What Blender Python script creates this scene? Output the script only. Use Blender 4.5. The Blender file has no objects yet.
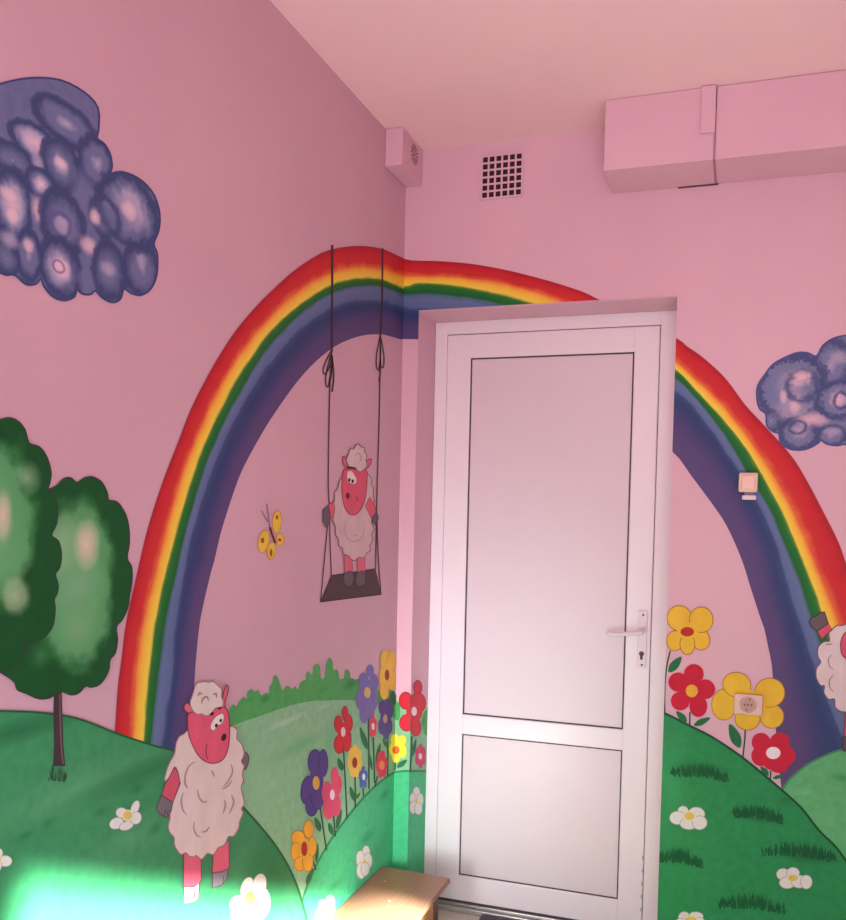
import bpy, bmesh, math, random
from mathutils import Vector, Matrix
from mathutils.geometry import tessellate_polygon
random.seed(7)
SC = bpy.context.scene
COL = SC.collection

# ------------------------------------------------------------------ camera
FPX, PPX, PPY = 908.484, 423.0, 553.0          # focal length and optical centre in pixels of the 846x920 frame
YAW, PITCH, ROLL = math.radians(-19.15696), math.radians(2.33729), math.radians(1.21930)
CAM = Vector((1.115, -2.95, 1.43))
_f = Vector((math.sin(YAW)*math.cos(PITCH), math.cos(YAW)*math.cos(PITCH), -math.sin(PITCH)))
_r = Vector((math.cos(YAW), -math.sin(YAW), 0)); _u = _r.cross(_f)
RT = _r*math.cos(ROLL) + _u*math.sin(ROLL)
UP = -_r*math.sin(ROLL) + _u*math.cos(ROLL)
def ray(px, py): return RT*((px-PPX)/FPX) - UP*((py-PPY)/FPX) + _f
cam_d = bpy.data.cameras.new('camera'); cam = bpy.data.objects.new('camera', cam_d); COL.objects.link(cam)
m = Matrix((RT, UP, -_f)).transposed().to_4x4(); m.translation = CAM; cam.matrix_world = m
cam_d.sensor_fit = 'AUTO'; cam_d.sensor_width = 36; cam_d.lens = FPX*36/920
cam_d.shift_y = (PPY-460)/920; cam_d.clip_start = 0.02
SC.camera = cam

# room measures (metres): corner of the two walls is the origin
XO, XR, ZT, DEP, CEIL = 0.056, 0.909, 2.131, 0.186, 2.668

def onR(px, py, off=0.0): d = ray(px, py); return CAM + d*((-off-CAM.y)/d.y)
def onL(px, py, off=0.0): d = ray(px, py); return CAM + d*((off-CAM.x)/d.x)
def onV(px, py, off=0.0): d = ray(px, py); return CAM + d*((XO+off-CAM.x)/d.x)
def onZ(px, py, z): d = ray(px, py); return CAM + d*((z-CAM.z)/d.z)
def onD(px, py, y): d = ray(px, py); return CAM + d*((y-CAM.y)/d.y)
SURF = {'R': onR, 'L': onL, 'V': onV}
def Z(x0, y0, s): return lambda pts: [(x0+p[0]/s, y0+p[1]/s) for p in pts]
PXY = Z(0, 0, 1)

# ------------------------------------------------------------------ materials
def lin(c): c /= 255.0; return c/12.92 if c <= .04045 else ((c+.055)/1.055)**2.4
LT_TOP, LT_BOT = (.82, .48, .55), (.88, .68, .72)      # how the room light tints a white surface, high and low
def alb(rgb, y=500, k=1.0):
    t = min(1, max(0, (y-200)/650.0))
    o = []
    for i in range(3):
        L = LT_TOP[i]*(1-t) + LT_BOT[i]*t
        o.append(min(.92, max(.004, lin(rgb[i])*k/L)))
    return (o[0], o[1], o[2], 1)
class NT:
    def __init__(s, name):
        s.m = bpy.data.materials.new(name); s.m.use_nodes = True
        s.t = s.m.node_tree; s.N = s.t.nodes; s.b = s.N['Principled BSDF']
    def n(s, k, **kw):
        x = s.N.new(k)
        for a, v in kw.items(): setattr(x, a, v)
        return x
    def l(s, a, b): s.t.links.new(a, b)
    def mix(s, fac, a, b):
        x = s.n('ShaderNodeMix', data_type='RGBA')
        for v, i in ((fac, 0), (a, 6), (b, 7)):
            if hasattr(v, 'links'): s.l(v, x.inputs[i])
            else: x.inputs[i].default_value = v
        return x.outputs[2]
    def noise(s, scale, detail=3, vec=None, dist=0.0, stretch=None):
        g = s.n('ShaderNodeNewGeometry').outputs['Position'] if vec is None else vec
        if stretch:
            q = s.n('ShaderNodeVectorMath', operation='MULTIPLY'); s.l(g, q.inputs[0]); q.inputs[1].default_value = stretch; g = q.outputs[0]
        x = s.n('ShaderNodeTexNoise'); s.l(g, x.inputs['Vector']); x.inputs['Scale'].default_value = scale
        x.inputs['Detail'].default_value = detail; x.inputs['Distortion'].default_value = dist
        return x.outputs['Fac']
    def rng(s, v, a, b, c=0.0, d=1.0):
        x = s.n('ShaderNodeMapRange'); s.l(v, x.inputs[0])
        for i, q in enumerate((a, b, c, d)): x.inputs[i+1].default_value = q
        return x.outputs[0]
_mc = {}
def paint(rgb, y=500, var=.10, rough=.62, scale=22, name=None):
    key = (rgb, int(y/60), var, rough, scale)
    if key in _mc: return _mc[key]
    t = NT(name or 'wall_paint'); c = alb(rgb, y)
    c2 = tuple(v*(1-var*1.6) for v in c[:3])+(1,)
    f = t.noise(scale, 4, stretch=(1, 1, .6))
    t.l(t.mix(t.rng(f, .35, .72), c, c2), t.b.inputs['Base Color'])
    t.b.inputs['Roughness'].default_value = rough
    t.b.inputs['Specular IOR Level'].default_value = .25
    _mc[key] = t.m; return t.m
def solid(name, c, rough=.4, metal=0.0, spec=.4):
    t = NT(name); cc = (c[0], c[1], c[2], 1)
    f = t.noise(9, 2)
    t.l(t.mix(t.rng(f, .3, .7), cc, tuple(v*.985 for v in cc[:3])+(1,)), t.b.inputs['Base Color'])
    t.b.inputs['Roughness'].default_value = rough; t.b.inputs['Metallic'].default_value = metal
    t.b.inputs['Specular IOR Level'].default_value = spec
    return t.m
def spots(name, base, items, surf, y=500, wob=.18, wscale=14, var=.08):
    """brushed patches: items = (px,py,rx,ry,[(t,rgb,alpha)...]) in pixels, laid down in order on a wall"""
    t = NT(name); g = t.n('ShaderNodeNewGeometry').outputs['Position']
    nz = t.noise(wscale, 3, g); nz2 = t.noise(wscale*3.1, 3, g)
    c = t.mix(t.rng(nz2, .35, .7), alb(base, y), tuple(v*(1-2*var) for v in alb(base, y)[:3])+(1,))
    a = t.n('ShaderNodeMath', operation='ADD'); t.l(nz, a.inputs[0]); t.l(nz2, a.inputs[1])
    w = t.rng(a.outputs[0], .6, 1.4, -wob, wob)
    P = SURF[surf]
    for (px, py, rx, ry, ramp) in items:
        o = P(px, py); ex = (P(px+rx, py)-P(px-rx, py)).length/2; ey = (P(px, py+ry)-P(px, py-ry)).length/2
        s1 = t.n('ShaderNodeVectorMath', operation='SUBTRACT'); t.l(g, s1.inputs[0]); s1.inputs[1].default_value = o
        s2 = t.n('ShaderNodeVectorMath', operation='MULTIPLY'); t.l(s1.outputs[0], s2.inputs[0])
        s2.inputs[1].default_value = (0, 1/ex, 1/ey) if surf in 'LV' else (1/ex, 0, 1/ey)
        s3 = t.n('ShaderNodeVectorMath', operation='LENGTH'); t.l(s2.outputs[0], s3.inputs[0])
        ad = t.n('ShaderNodeMath', operation='ADD'); t.l(s3.outputs['Value'], ad.inputs[0]); t.l(w, ad.inputs[1])
        hv = t.n('ShaderNodeMath', operation='MULTIPLY'); t.l(ad.outputs[0], hv.inputs[0]); hv.inputs[1].default_value = .8
        r = t.n('ShaderNodeValToRGB'); el = r.color_ramp.elements
        while len(el) < len(ramp): el.new(.5)
        for e, (tt, rgb, al) in zip(el, ramp):
            e.position = tt*.8; cc = alb(rgb, py); e.color = (cc[0], cc[1], cc[2], al)
        t.l(hv.outputs[0], r.inputs[0])
        c = t.mix(r.outputs['Alpha'], c, r.outputs['Color'])
    t.l(c, t.b.inputs['Base Color']); t.b.inputs['Roughness'].default_value = .62
    t.b.inputs['Specular IOR Level'].default_value = .25
    return t.m

# ------------------------------------------------------------------ object helpers
def thing(name, label, cat, loc, group=None):
    o = bpy.data.objects.new(name, None); COL.objects.link(o); o.location = loc; o.empty_display_size = .05
    o['label'] = label; o['category'] = cat
    if group: o['group'] = group
    return o
def link(name, bm, mats, parent=None, label=None, root=None):
    """bm is in world coordinates; parent may itself be a part"""
    me = bpy.data.meshes.new(name)
    org = Vector((0, 0, 0))
    if parent is not None:
        q = parent
        while q is not None: org += q.location; q = q.parent
    bmesh.ops.translate(bm, verts=bm.verts, vec=-org)
    bm.to_mesh(me); bm.free()
    for mm in (mats if isinstance(mats, (list, tuple)) else [mats]): me.materials.append(mm)
    o = bpy.data.objects.new(name, me); COL.objects.link(o)
    if parent is not None: o.parent = parent
    if label: o['label'] = label
    return o
def struct(name, bm, mats):
    o = link(name, bm, mats); o['kind'] = 'structure'; return o
def box(bm, lo, hi, mi=0, bev=0.0):
    r = bmesh.ops.create_cube(bm, size=1); vs = r['verts']
    c = [(a+b)/2 for a, b in zip(lo, hi)]; s = [abs(b-a) for a, b in zip(lo, hi)]
    for v in vs: v.co = Vector((c[i]+v.co[i]*s[i] for i in range(3)))
    fs = set(f for v in vs for f in v.link_faces)
    for f in fs: f.material_index = mi
    if bev:
        es = list(set(e for v in vs for e in v.link_edges))
        bmesh.ops.bevel(bm, geom=es, offset=bev, segments=2, affect='EDGES', profile=.6)
def cyl(bm, a, b, r, r2=None, seg=20, mi=0):
    a = Vector(a); b = Vector(b); d = b-a
    res = bmesh.ops.create_cone(bm, cap_ends=True, segments=seg, radius1=r, radius2=r if r2 is None else r2, depth=d.length)
    rot = Vector((0, 0, 1)).rotation_difference(d).to_matrix().to_4x4()
    bmesh.ops.transform(bm, matrix=Matrix.Translation((a+b)/2) @ rot, verts=res['verts'])
    for f in set(f for v in res['verts'] for f in v.link_faces): f.material_index = mi

def smooth(pts, n=4, closed=True):
    out = []; k = len(pts)
    for i in range(k if closed else k-1):
        if closed: p0, p1, p2, p3 = pts[i-1], pts[i], pts[(i+1) % k], pts[(i+2) % k]
        else: p0, p1, p2, p3 = pts[max(i-1, 0)], pts[i], pts[i+1], pts[min(i+2, k-1)]
        for j in range(n):
            t = j/n
            out.append(tuple(.5*((2*p1[c])+(-p0[c]+p2[c])*t+(2*p0[c]-5*p1[c]+4*p2[c]-p3[c])*t*t+(-p0[c]+3*p1[c]-3*p2[c]+p3[c])*t**3) for c in (0, 1)))
    if not closed: out.append(tuple(pts[-1]))
    return out
def ell(cx, cy, rx, ry, rot=0, n=22):
    r = math.radians(rot); o = []
    for i in range(n):
        a = 2*math.pi*i/n; x, y = rx*math.cos(a), ry*math.sin(a)
        o.append((cx+x*math.cos(r)-y*math.sin(r), cy+x*math.sin(r)+y*math.cos(r)))
    return o
LSTEP = .0001
def clip_bm(bm, surf):
    def bis(co, no, clear=True):
        bmesh.ops.bisect_plane(bm, geom=bm.verts[:]+bm.edges[:]+bm.faces[:], plane_co=co, plane_no=no, clear_outer=clear, dist=1e-6)
    bis((0, 0, 0.001), (0, 0, -1)); bis((0, 0, CEIL-.001), (0, 0, 1))
    if surf == 'L': bis((0, 0, 0), (0, 1, 0))
    if surf == 'V': bis((0, -.0015, 0), (0, -1, 0)); bis((0, DEP, 0), (0, 1, 0)); bis((0, 0, ZT), (0, 0, 1))
    if surf == 'R':
        bis((0, 0, 0), (-1, 0, 0))
        for co, no in (((XO+.0012, 0, 0), (1, 0, 0)), ((XR, 0, 0), (1, 0, 0)), ((0, 0, ZT), (0, 0, 1))): bis(co, no, False)
        dead = []
        for f in bm.faces:
            c = f.calc_center_median()
            if XO+.0012 < c.x < XR and c.z < ZT: dead.append(f)
        bmesh.ops.delete(bm, geom=dead, context='FACES')
class Art:
    """collects flat painted shapes of one part: fills and brush lines, each lying on a wall plane"""
    def __init__(s, surfs, layer): s.surfs, s.layer, s.items, s.k = surfs, layer, [], 0
    def fill(s, pts, mi=0): s.items.append(('f', pts, mi, s.k)); s.k += .25; return s
    def ell(s, *a, mi=0, **k): return s.fill(ell(*a, **k), mi)
    def line(s, pts, w, mi=0, closed=False, w2=None, sm=4, taper=False):
        if sm: pts = smooth(pts, sm, closed)
        if closed: pts = pts+[pts[0]]
        s.items.append(('l', (pts, w, w if w2 is None else w2, taper), mi, s.k+.5)); return s
    def build(s, name, mats, parent, label=None):
        out = bmesh.new()
        for surf in s.surfs:
            P = SURF[surf]; bm = bmesh.new()
            nrm = {'R': Vector((0, -1, 0)), 'L': Vector((1, 0, 0)), 'V': Vector((1, 0, 0))}[surf]
            for kind, d, mi, k in s.items:
                off = LSTEP*(s.layer+k*.35)+.0006
                if kind == 'f':
                    vs = [bm.verts.new(P(x, y, off)) for x, y in d]
                    for tri in tessellate_polygon([[Vector((x, y, 0)) for x, y in d]]):
                        try: f = bm.faces.new([vs[j] for j in tri]); f.material_index = mi
                        except ValueError: pass
                else:
                    pts, w1, w2, taper = d; n = len(pts); pr = None
                    for i in range(n):
                        a = pts[max(i-1, 0)]; b = pts[min(i+1, n-1)]
                        dx, dy = b[0]-a[0], b[1]-a[1]; L = math.hypot(dx, dy) or 1
                        w = (w1+(w2-w1)*i/(n-1))/2
                        if taper: w *= max(.12, math.sin(math.pi*(i+.3)/(n-.4))**.6)
                        nx, ny = -dy/L*w, dx/L*w
                        q = (bm.verts.new(P(pts[i][0]+nx, pts[i][1]+ny, off)), bm.verts.new(P(pts[i][0]-nx, pts[i][1]-ny, off)))
                        if pr: f = bm.faces.new((pr[0], pr[1], q[1], q[0])); f.material_index = mi
                        pr = q
            clip_bm(bm, surf)
            bm.normal_update()
            bmesh.ops.reverse_faces(bm, faces=[f for f in bm.faces if f.normal.dot(nrm) < 0])
            tm = bpy.data.meshes.new('t'); bm.to_mesh(tm); bm.free(); out.from_mesh(tm); bpy.data.meshes.remove(tm)
        if not isinstance(mats, (list, tuple)): mats = [mats]
        return link(name, out, mats, parent, label)
def base_at(surf, px, py): return SURF[surf](px, py)

# ------------------------------------------------------------------ the room
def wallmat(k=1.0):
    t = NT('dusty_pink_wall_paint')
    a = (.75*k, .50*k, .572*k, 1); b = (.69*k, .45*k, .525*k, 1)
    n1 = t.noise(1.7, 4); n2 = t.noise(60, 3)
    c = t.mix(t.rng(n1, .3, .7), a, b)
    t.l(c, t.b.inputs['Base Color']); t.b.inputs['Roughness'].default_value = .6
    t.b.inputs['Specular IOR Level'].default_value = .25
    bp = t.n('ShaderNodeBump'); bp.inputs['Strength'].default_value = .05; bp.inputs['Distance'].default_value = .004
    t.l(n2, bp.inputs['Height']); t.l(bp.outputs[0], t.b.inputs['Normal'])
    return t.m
WALL = wallmat(); WALL_SHADED = wallmat(.88)  # left wall copy: same paint, its shade put into the colour
def ceilmat():
    t = NT('pale_ceiling_paint'); n = t.noise(2.2, 3)
    t.l(t.mix(t.rng(n, .3, .7), (.93, .70, .70, 1), (.90, .67, .68, 1)), t.b.inputs['Base Color']); t.b.inputs['Roughness'].default_value = .7
    return t.m
def floormat():
    t = NT('beige_floor_tiles'); g = t.n('ShaderNodeNewGeometry').outputs['Position']
    br = t.n('ShaderNodeTexBrick'); t.l(g, br.inputs['Vector']); br.offset = 0
    br.inputs['Scale'].default_value = 1; br.inputs['Brick Width'].default_value = .3; br.inputs['Row Height'].default_value = .3
    br.inputs['Mortar Size'].default_value = .004
    br.inputs['Color1'].default_value = (.62, .56, .50, 1); br.inputs['Color2'].default_value = (.58, .51, .46, 1); br.inputs['Mortar'].default_value = (.3, .27, .25, 1)
    t.l(br.outputs[0], t.b.inputs['Base Color']); t.b.inputs['Roughness'].default_value = .3
    return t.m
YF, XF = -3.9, 3.2
bm = bmesh.new(); box(bm, (-.12, YF, -.05), (0, DEP+.1, CEIL)); struct('wall_left', bm, WALL_SHADED)
bm = bmesh.new()
box(bm, (0, 0, -.05), (XO, DEP+.1, CEIL)); box(bm, (XR, 0, -.05), (XF, DEP+.1, CEIL)); box(bm, (XO, 0, ZT), (XR, DEP+.1, CEIL))
struct('wall_back', bm, WALL)
bm = bmesh.new(); box(bm, (-.12, YF, -.08), (XF, DEP+.6, 0)); struct('floor', bm, floormat())
bm = bmesh.new(); box(bm, (-.12, YF, CEIL), (XF, DEP+.1, CEIL+.08)); struct('ceiling', bm, ceilmat())
bm = bmesh.new(); box(bm, (XF, YF, -.05), (XF+.12, DEP+.1, CEIL)); struct('wall_right', bm, WALL)
# plaster of the top side of the door recess, slightly greyer
bm = bmesh.new(); box(bm, (XO, .002, ZT-.004), (XR, DEP, ZT-.0005)); struct('trim_1', bm, WALL)

# boxed duct under the ceiling, right
dm = WALL
t = thing('boxed_duct', 'long pink painted boxed duct along the wall just under the ceiling', 'duct', (1.9, -.1, 2.46))
bm = bmesh.new(); box(bm, (.70, -.20, 2.462), (1.009, -.001, CEIL-.001), bev=.002); link('duct_section', bm, dm, t)
bm = bmesh.new(); box(bm, (1.0135, -.20, 2.462), (3.1, -.001, CEIL-.001), bev=.004); link('duct_section', bm, dm, t)
bm = bmesh.new(); box(bm, (1.009, -.2008, 2.4612), (1.0135, -.001, 2.60)); link('joint_strip', bm, solid('joint_dark', (.42, .24, .29), .8), t)  # dark seam between the two duct sections
bm = bmesh.new(); box(bm, (.972, -.214, 2.535), (1.012, -.2, CEIL-.002), bev=.003); link('junction_cap', bm, dm, t)
bm = bmesh.new(); box(bm, (.90, -.006, 2.4585), (1.02, -.0008, 2.4622)); link('gap_crack', bm, solid('crack_dark', (.12, .05, .07), .9), t)

# ------------------------------------------------------------------ door
PVC = solid('white_plastic_door', (.86, .81, .835), .28, 0, .45)
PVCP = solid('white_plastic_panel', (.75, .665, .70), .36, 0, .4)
GASK = solid('dark_rubber_gasket', (.07, .05, .06), .7)
GREYG = solid('grey_rubber_gasket', (.60, .50, .54), .7)
CHR = solid('satin_handle_metal', (.78, .72, .745), .4, .05)
door = bpy.data.objects.new('door_1', None); COL.objects.link(door); door.location = (.48, DEP, 0); door['kind'] = 'structure'
FT = ZT-.004
FX0, FX1 = XO+.001, XR-.001
LX0, LX1, LZ0, LZ1 = .105, .845, .034, 2.078
bm = bmesh.new()                                                        # fixed frame
y0, y1 = DEP-.004, DEP+.06
box(bm, (FX0, y0, .0), (LX0-.0022, y1, FT), bev=.003); box(bm, (LX1+.0018, y0, .0), (FX1, y1, FT), bev=.003); box(bm, (LX0-.003, y0, LZ1+.003), (LX1+.003, y1, FT), bev=.003)
link('door_frame', bm, PVC, door)
bm = bmesh.new(); box(bm, (LX0-.004, DEP+.012, .01), (LX1+.004, DEP+.02, LZ1+.004)); link('frame_seal', bm, GREYG, door)
# leaf: stiles and rails around two panels
PX0, PX1 = .193, .763; UZ0, UZ1, MZ0, MZ1 = .717, 1.994, .128, .645
ly0, ly1 = DEP-.010, DEP+.05
bm = bmesh.new()
box(bm, (LX0, ly0, LZ0), (PX0, ly1, LZ1), bev=.004); box(bm, (PX1, ly0, LZ0), (LX1, ly1, LZ1), bev=.004)
for a, b in ((LZ0, MZ0), (MZ1, UZ0), (UZ1, LZ1)): box(bm, (PX0-.002, ly0, a), (PX1+.002, ly1, b), bev=.004)
leaf = link('door_leaf', bm, PVC, door)
for (a, b, w) in ((UZ0, UZ1, .0038), (MZ0, MZ1, .0032)):
    bm = bmesh.new(); box(bm, (PX0+w, DEP-.004, a+w), (PX1-w, DEP+.04, b-w), bev=.002); p = link('panel', bm, PVCP, leaf)
    bm = bmesh.new(); g = w+.001; y = DEP-.006
    for lo, hi in (((PX0-.001, y, a-.001), (PX0+g, DEP+.03, b+.001)), ((PX1-g, y, a-.001), (PX1+.001, DEP+.03, b+.001)),
                   ((PX0, y, a-.001), (PX1, DEP+.03, a+g)), ((PX0, y, b-g), (PX1, DEP+.03, b+.001))): box(bm, lo, hi)
    link('panel_gasket', bm, GASK, leaf)
# handle with long plate
bm = bmesh.new(); box(bm, (.802, ly0-.007, .933), (.834, ly0+.001, 1.128), bev=.003); hp = link('handle_plate', bm, CHR, leaf)
bm = bmesh.new(); hy = ly0-.007
cyl(bm, (.819, hy, 1.058), (.819, hy-.014, 1.058), .0125); cyl(bm, (.819, hy-.012, 1.058), (.819, hy-.045, 1.058), .008)
pts = [(.819, hy-.043, 1.058), (.80, hy-.046, 1.056), (.775, hy-.046, 1.052), (.74, hy-.045, 1.048), (.712, hy-.043, 1.049)]
rr = [.0085, .008, .0075, .0075, .008]
for i in range(4): cyl(bm, pts[i], pts[i+1], rr[i], rr[i+1])
for q, r in zip(pts, rr):
    s = bmesh.ops.create_uvsphere(bm, u_segments=14, v_segments=8, radius=r)
    bmesh.ops.translate(bm, verts=s['verts'], vec=q)
link('lever_handle', bm, CHR, leaf)
DK = solid('dark_metal_hole', (.10, .07, .08), .5)
bm = bmesh.new(); cyl(bm, (.818, hy+.001, .982), (.818, hy-.002, .982), .0085); box(bm, (.8135, hy-.002, .962), (.8225, hy, .982)); link('keyhole', bm, DK, leaf)
bm = bmesh.new()
for z in (1.113, .944): cyl(bm, (.820, hy+.001, z), (.820, hy-.0018, z), .0036, seg=12)
link('screw', bm, DK, leaf)
bm = bmesh.new(); box(bm, (LX0, DEP+.0, .018), (LX1, DEP+.05, .036)); link('bottom_seal', bm, GASK, leaf)
bm = bmesh.new()
for i in range(6): box(bm, (LX1-.0045, ly0-.0018, .055+i*.045), (LX1-.001, ly0+.001, .068+i*.045))
link('edge_plugs', bm, solid('grey_plug', (.35, .33, .38), .6), leaf)
ALU = solid('dull_aluminium_threshold', (.50, .50, .49), .35, .7)
bm = bmesh.new(); box(bm, (FX0+.002, DEP-.035, 0), (FX1-.002, DEP+.06, .018), bev=.004); box(bm, (FX0+.002, DEP-.01, .0), (FX1-.002, DEP+.05, .024), bev=.003)
link('threshold', bm, ALU, door)

# ------------------------------------------------------------------ fan box and grille
t = thing('fan_housing', 'small pink box with a round slotted vent in the ceiling corner', 'fan', (.03, -.1, 2.54))
bm = bmesh.new(); box(bm, (.0008, -.197, 2.549), (.060, -.0008, CEIL-.001), bev=.003); link('housing', bm, WALL, t)
bm = bmesh.new(); cyr = Vector((.0606, -.085, 2.622))
for i in range(14):
    a = 2*math.pi*i/14
    d = Vector((0, math.cos(a), math.sin(a))); n = Vector((0, -d.z, d.y))
    p, q = cyr+d*.012, cyr+d*.033
    vs = [bm.verts.new(v) for v in (p-n*.0012, q-n*.0030, q+n*.0030, p+n*.0012)]; bm.faces.new(vs)
cyl(bm, cyr-Vector((.002, 0, 0)), cyr+Vector((.0004, 0, 0)), .005, seg=16)
link('round_vent_slots', bm, solid('slot_dark', (.14, .06, .08), .8), t)

t = thing('vent_grille', 'small square ventilation grille with dark holes high on the wall', 'vent', (.34, -.003, 2.47))
gx0, gx1, gz0, gz1 = .270, .407, 2.484, 2.622
bm = bmesh.new(); box(bm, (gx0, -.0045, gz0), (gx1, -.0008, gz1)); link('dark_backing', bm, solid('vent_dark', (.035, .012, .02), .9), t)
bm = bmesh.new(); nx = 6; bw = .0062
for i in range(nx+1):
    x = gx0+(gx1-gx0)*i/nx; box(bm, (x-bw/2, -.006, gz0-.003), (x+bw/2, -.001, gz1+.003))
for i in range(nx+1):
    z = gz0+(gz1-gz0)*i/nx; box(bm, (gx0-.003, -.0059, z-bw/2), (gx1+.003, -.001, z+bw/2))
link('lattice', bm, WALL, t)

# ------------------------------------------------------------------ switch and socket
CREAM = solid('cream_plastic', (.84, .60, .47), .35); LIL = solid('pale_plastic', (.82, .72, .74), .4); SH = solid('plug_hole', (.22, .1, .08), .7)
t = thing('light_switch', 'small square cream light switch on the right end of the rainbow', 'switch', (1.135, -.002, 1.52))
bm = bmesh.new(); box(bm, (1.108, -.024, 1.523), (1.163, -.0042, 1.582), bev=.006); link('switch_body', bm, CREAM, t)
bm = bmesh.new(); box(bm, (1.116, -.030, 1.531), (1.155, -.022, 1.574), bev=.004); link('rocker', bm, CREAM, t)
bm = bmesh.new(); box(bm, (1.119, -.014, 1.500), (1.160, -.0042, 1.514), bev=.004); link('lower_lip', bm, LIL, t)
bm = bmesh.new(); box(bm, (1.126, -.008, 1.512), (1.154, -.0042, 1.526)); link('cable_neck', bm, solid('neck_shade', (.3, .2, .28), .7), t)
t = thing('power_socket', 'cream wall socket set in the middle of the large yellow painted flower', 'socket', (1.158, -.004, .843))
PSK = solid('socket_plastic', (.74, .52, .43), .35)
zc = .874; xc = 1.158
bm = bmesh.new(); box(bm, (1.117, -.016, .843), (1.200, -.0042, .906), bev=.004); pl = link('cover_plate', bm, PSK, t)
bm = bmesh.new(); n = 28; r = .021
for i in range(n):
    a, b = 2*math.pi*i/n, 2*math.pi*(i+1)/n
    A = Vector((xc+r*math.cos(a), -.0162, zc+r*math.sin(a))); B = Vector((xc+r*math.cos(b), -.0162, zc+r*math.sin(b)))
    A2 = Vector((xc+r*1.14*math.cos(a), -.0192, zc+r*1.14*math.sin(a))); B2 = Vector((xc+r*1.14*math.cos(b), -.0192, zc+r*1.14*math.sin(b)))
    A3 = Vector((xc+r*1.25*math.cos(a), -.0158, zc+r*1.25*math.sin(a))); B3 = Vector((xc+r*1.25*math.cos(b), -.0158, zc+r*1.25*math.sin(b)))
    for q in ((A, B, B2, A2), (A2, B2, B3, A3)): bm.faces.new([bm.verts.new(v) for v in q])
link('socket_rim', bm, PSK, t)
bm = bmesh.new(); cyl(bm, (xc, -.0155, zc), (xc, -.0164, zc), .0205, seg=28); link('socket_well', bm, solid('well_shade', (.50, .33, .27), .5), t)
bm = bmesh.new()
for q in ((-.0095, 0, .0032), (.0095, 0, .0032), (0, 0, .003), (-.004, -.0165, .003), (.004, .0165, .003)):
    cyl(bm, (xc+q[0], -.016, zc+q[1]), (xc+q[0], -.0172, zc+q[1]), q[2], seg=12)
link('pin_holes', bm, SH, t)

# ------------------------------------------------------------------ bench and floor mat
def woodmat(name, a, b, sc=3):
    t = NT(name); w = t.n('ShaderNodeTexWave'); g = t.n('ShaderNodeNewGeometry').outputs['Position']
    q = t.n('ShaderNodeVectorMath', operation='MULTIPLY'); t.l(g, q.inputs[0]); q.inputs[1].default_value = (1, .12, 1); t.l(q.outputs[0], w.inputs['Vector'])
    w.inputs['Scale'].default_value = sc*6; w.inputs['Distortion'].default_value = 9; w.inputs['Detail'].default_value = 3
    t.l(t.mix(t.rng(w.outputs[1], 0, 1, 0, .7), a, b), t.b.inputs['Base Color']); t.b.inputs['Roughness'].default_value = .38
    return t.m
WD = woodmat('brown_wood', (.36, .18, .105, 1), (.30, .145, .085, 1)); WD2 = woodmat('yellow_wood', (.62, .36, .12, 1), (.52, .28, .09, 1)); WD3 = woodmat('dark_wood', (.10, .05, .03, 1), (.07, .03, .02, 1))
BZ = .235
tip = onZ(450.5, 878, BZ); e1 = onZ(416, 921, BZ); cb = onZ(391, 866.5, BZ)
BX = tip.x; BY = -.02
t = thing('low_bench', 'low brown wooden bench in the corner along the painted left wall', 'bench', (BX/2, -.8, 0))
BY1 = tip.y
bm = bmesh.new()
bl = onZ(383.5, 866, BZ)
vs = [Vector((.002, min(-.004, bl.y), 0)), Vector((BX, BY1, 0)), Vector((BX, -1.35, 0)), Vector((.003, -1.35, 0))]
top = [bm.verts.new(v+Vector((0, 0, BZ))) for v in vs]; bot = [bm.verts.new(v+Vector((0, 0, BZ-.018))) for v in vs]
bm.faces.new(top); bm.faces.new(bot[::-1])
for i in range(4): bm.faces.new((top[i], bot[i], bot[(i+1) % 4], top[(i+1) % 4]))
bmesh.ops.recalc_face_normals(bm, faces=bm.faces[:])
bmesh.ops.bevel(bm, geom=bm.edges[:], offset=.003, segments=2, affect='EDGES')
link('bench_top', bm, WD, t)
bm = bmesh.new(); box(bm, (BX-.045, -1.25, .10), (BX-.025, BY1-.10, BZ-.0185)); link('apron', bm, WD2, t, 'yellow wooden apron')
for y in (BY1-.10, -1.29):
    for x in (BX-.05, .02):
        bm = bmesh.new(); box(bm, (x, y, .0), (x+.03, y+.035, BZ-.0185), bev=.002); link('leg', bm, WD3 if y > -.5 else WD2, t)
for px, py in ((385, 881.5), (389, 901)):
    bm = bmesh.new(); q = onZ(px, py, BZ); cyl(bm, (q.x, q.y, BZ-.001), (q.x, q.y, BZ+.0012), .004, seg=10)
    link('screw_cap', bm, solid('pale_screw', (.6, .5, .42), .4), t)

q = onZ(490, 918, .004)
bm = bmesh.new(); box(bm, (q.x-.03, q.y-.5, .0005), (q.x+.5, q.y+.0, .012), bev=.003)
o = link('door_mat', bm, solid('dark_mat', (.10, .095, .12), .9)); o['label'] = 'dark grey mat on the floor just before the door'; o['category'] = 'mat'

exec_mural = True
# ------------------------------------------------------------------ MURAL
# colours as they look on the wall
OUT = (96, 62, 70); DG = (20, 62, 38)
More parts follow.
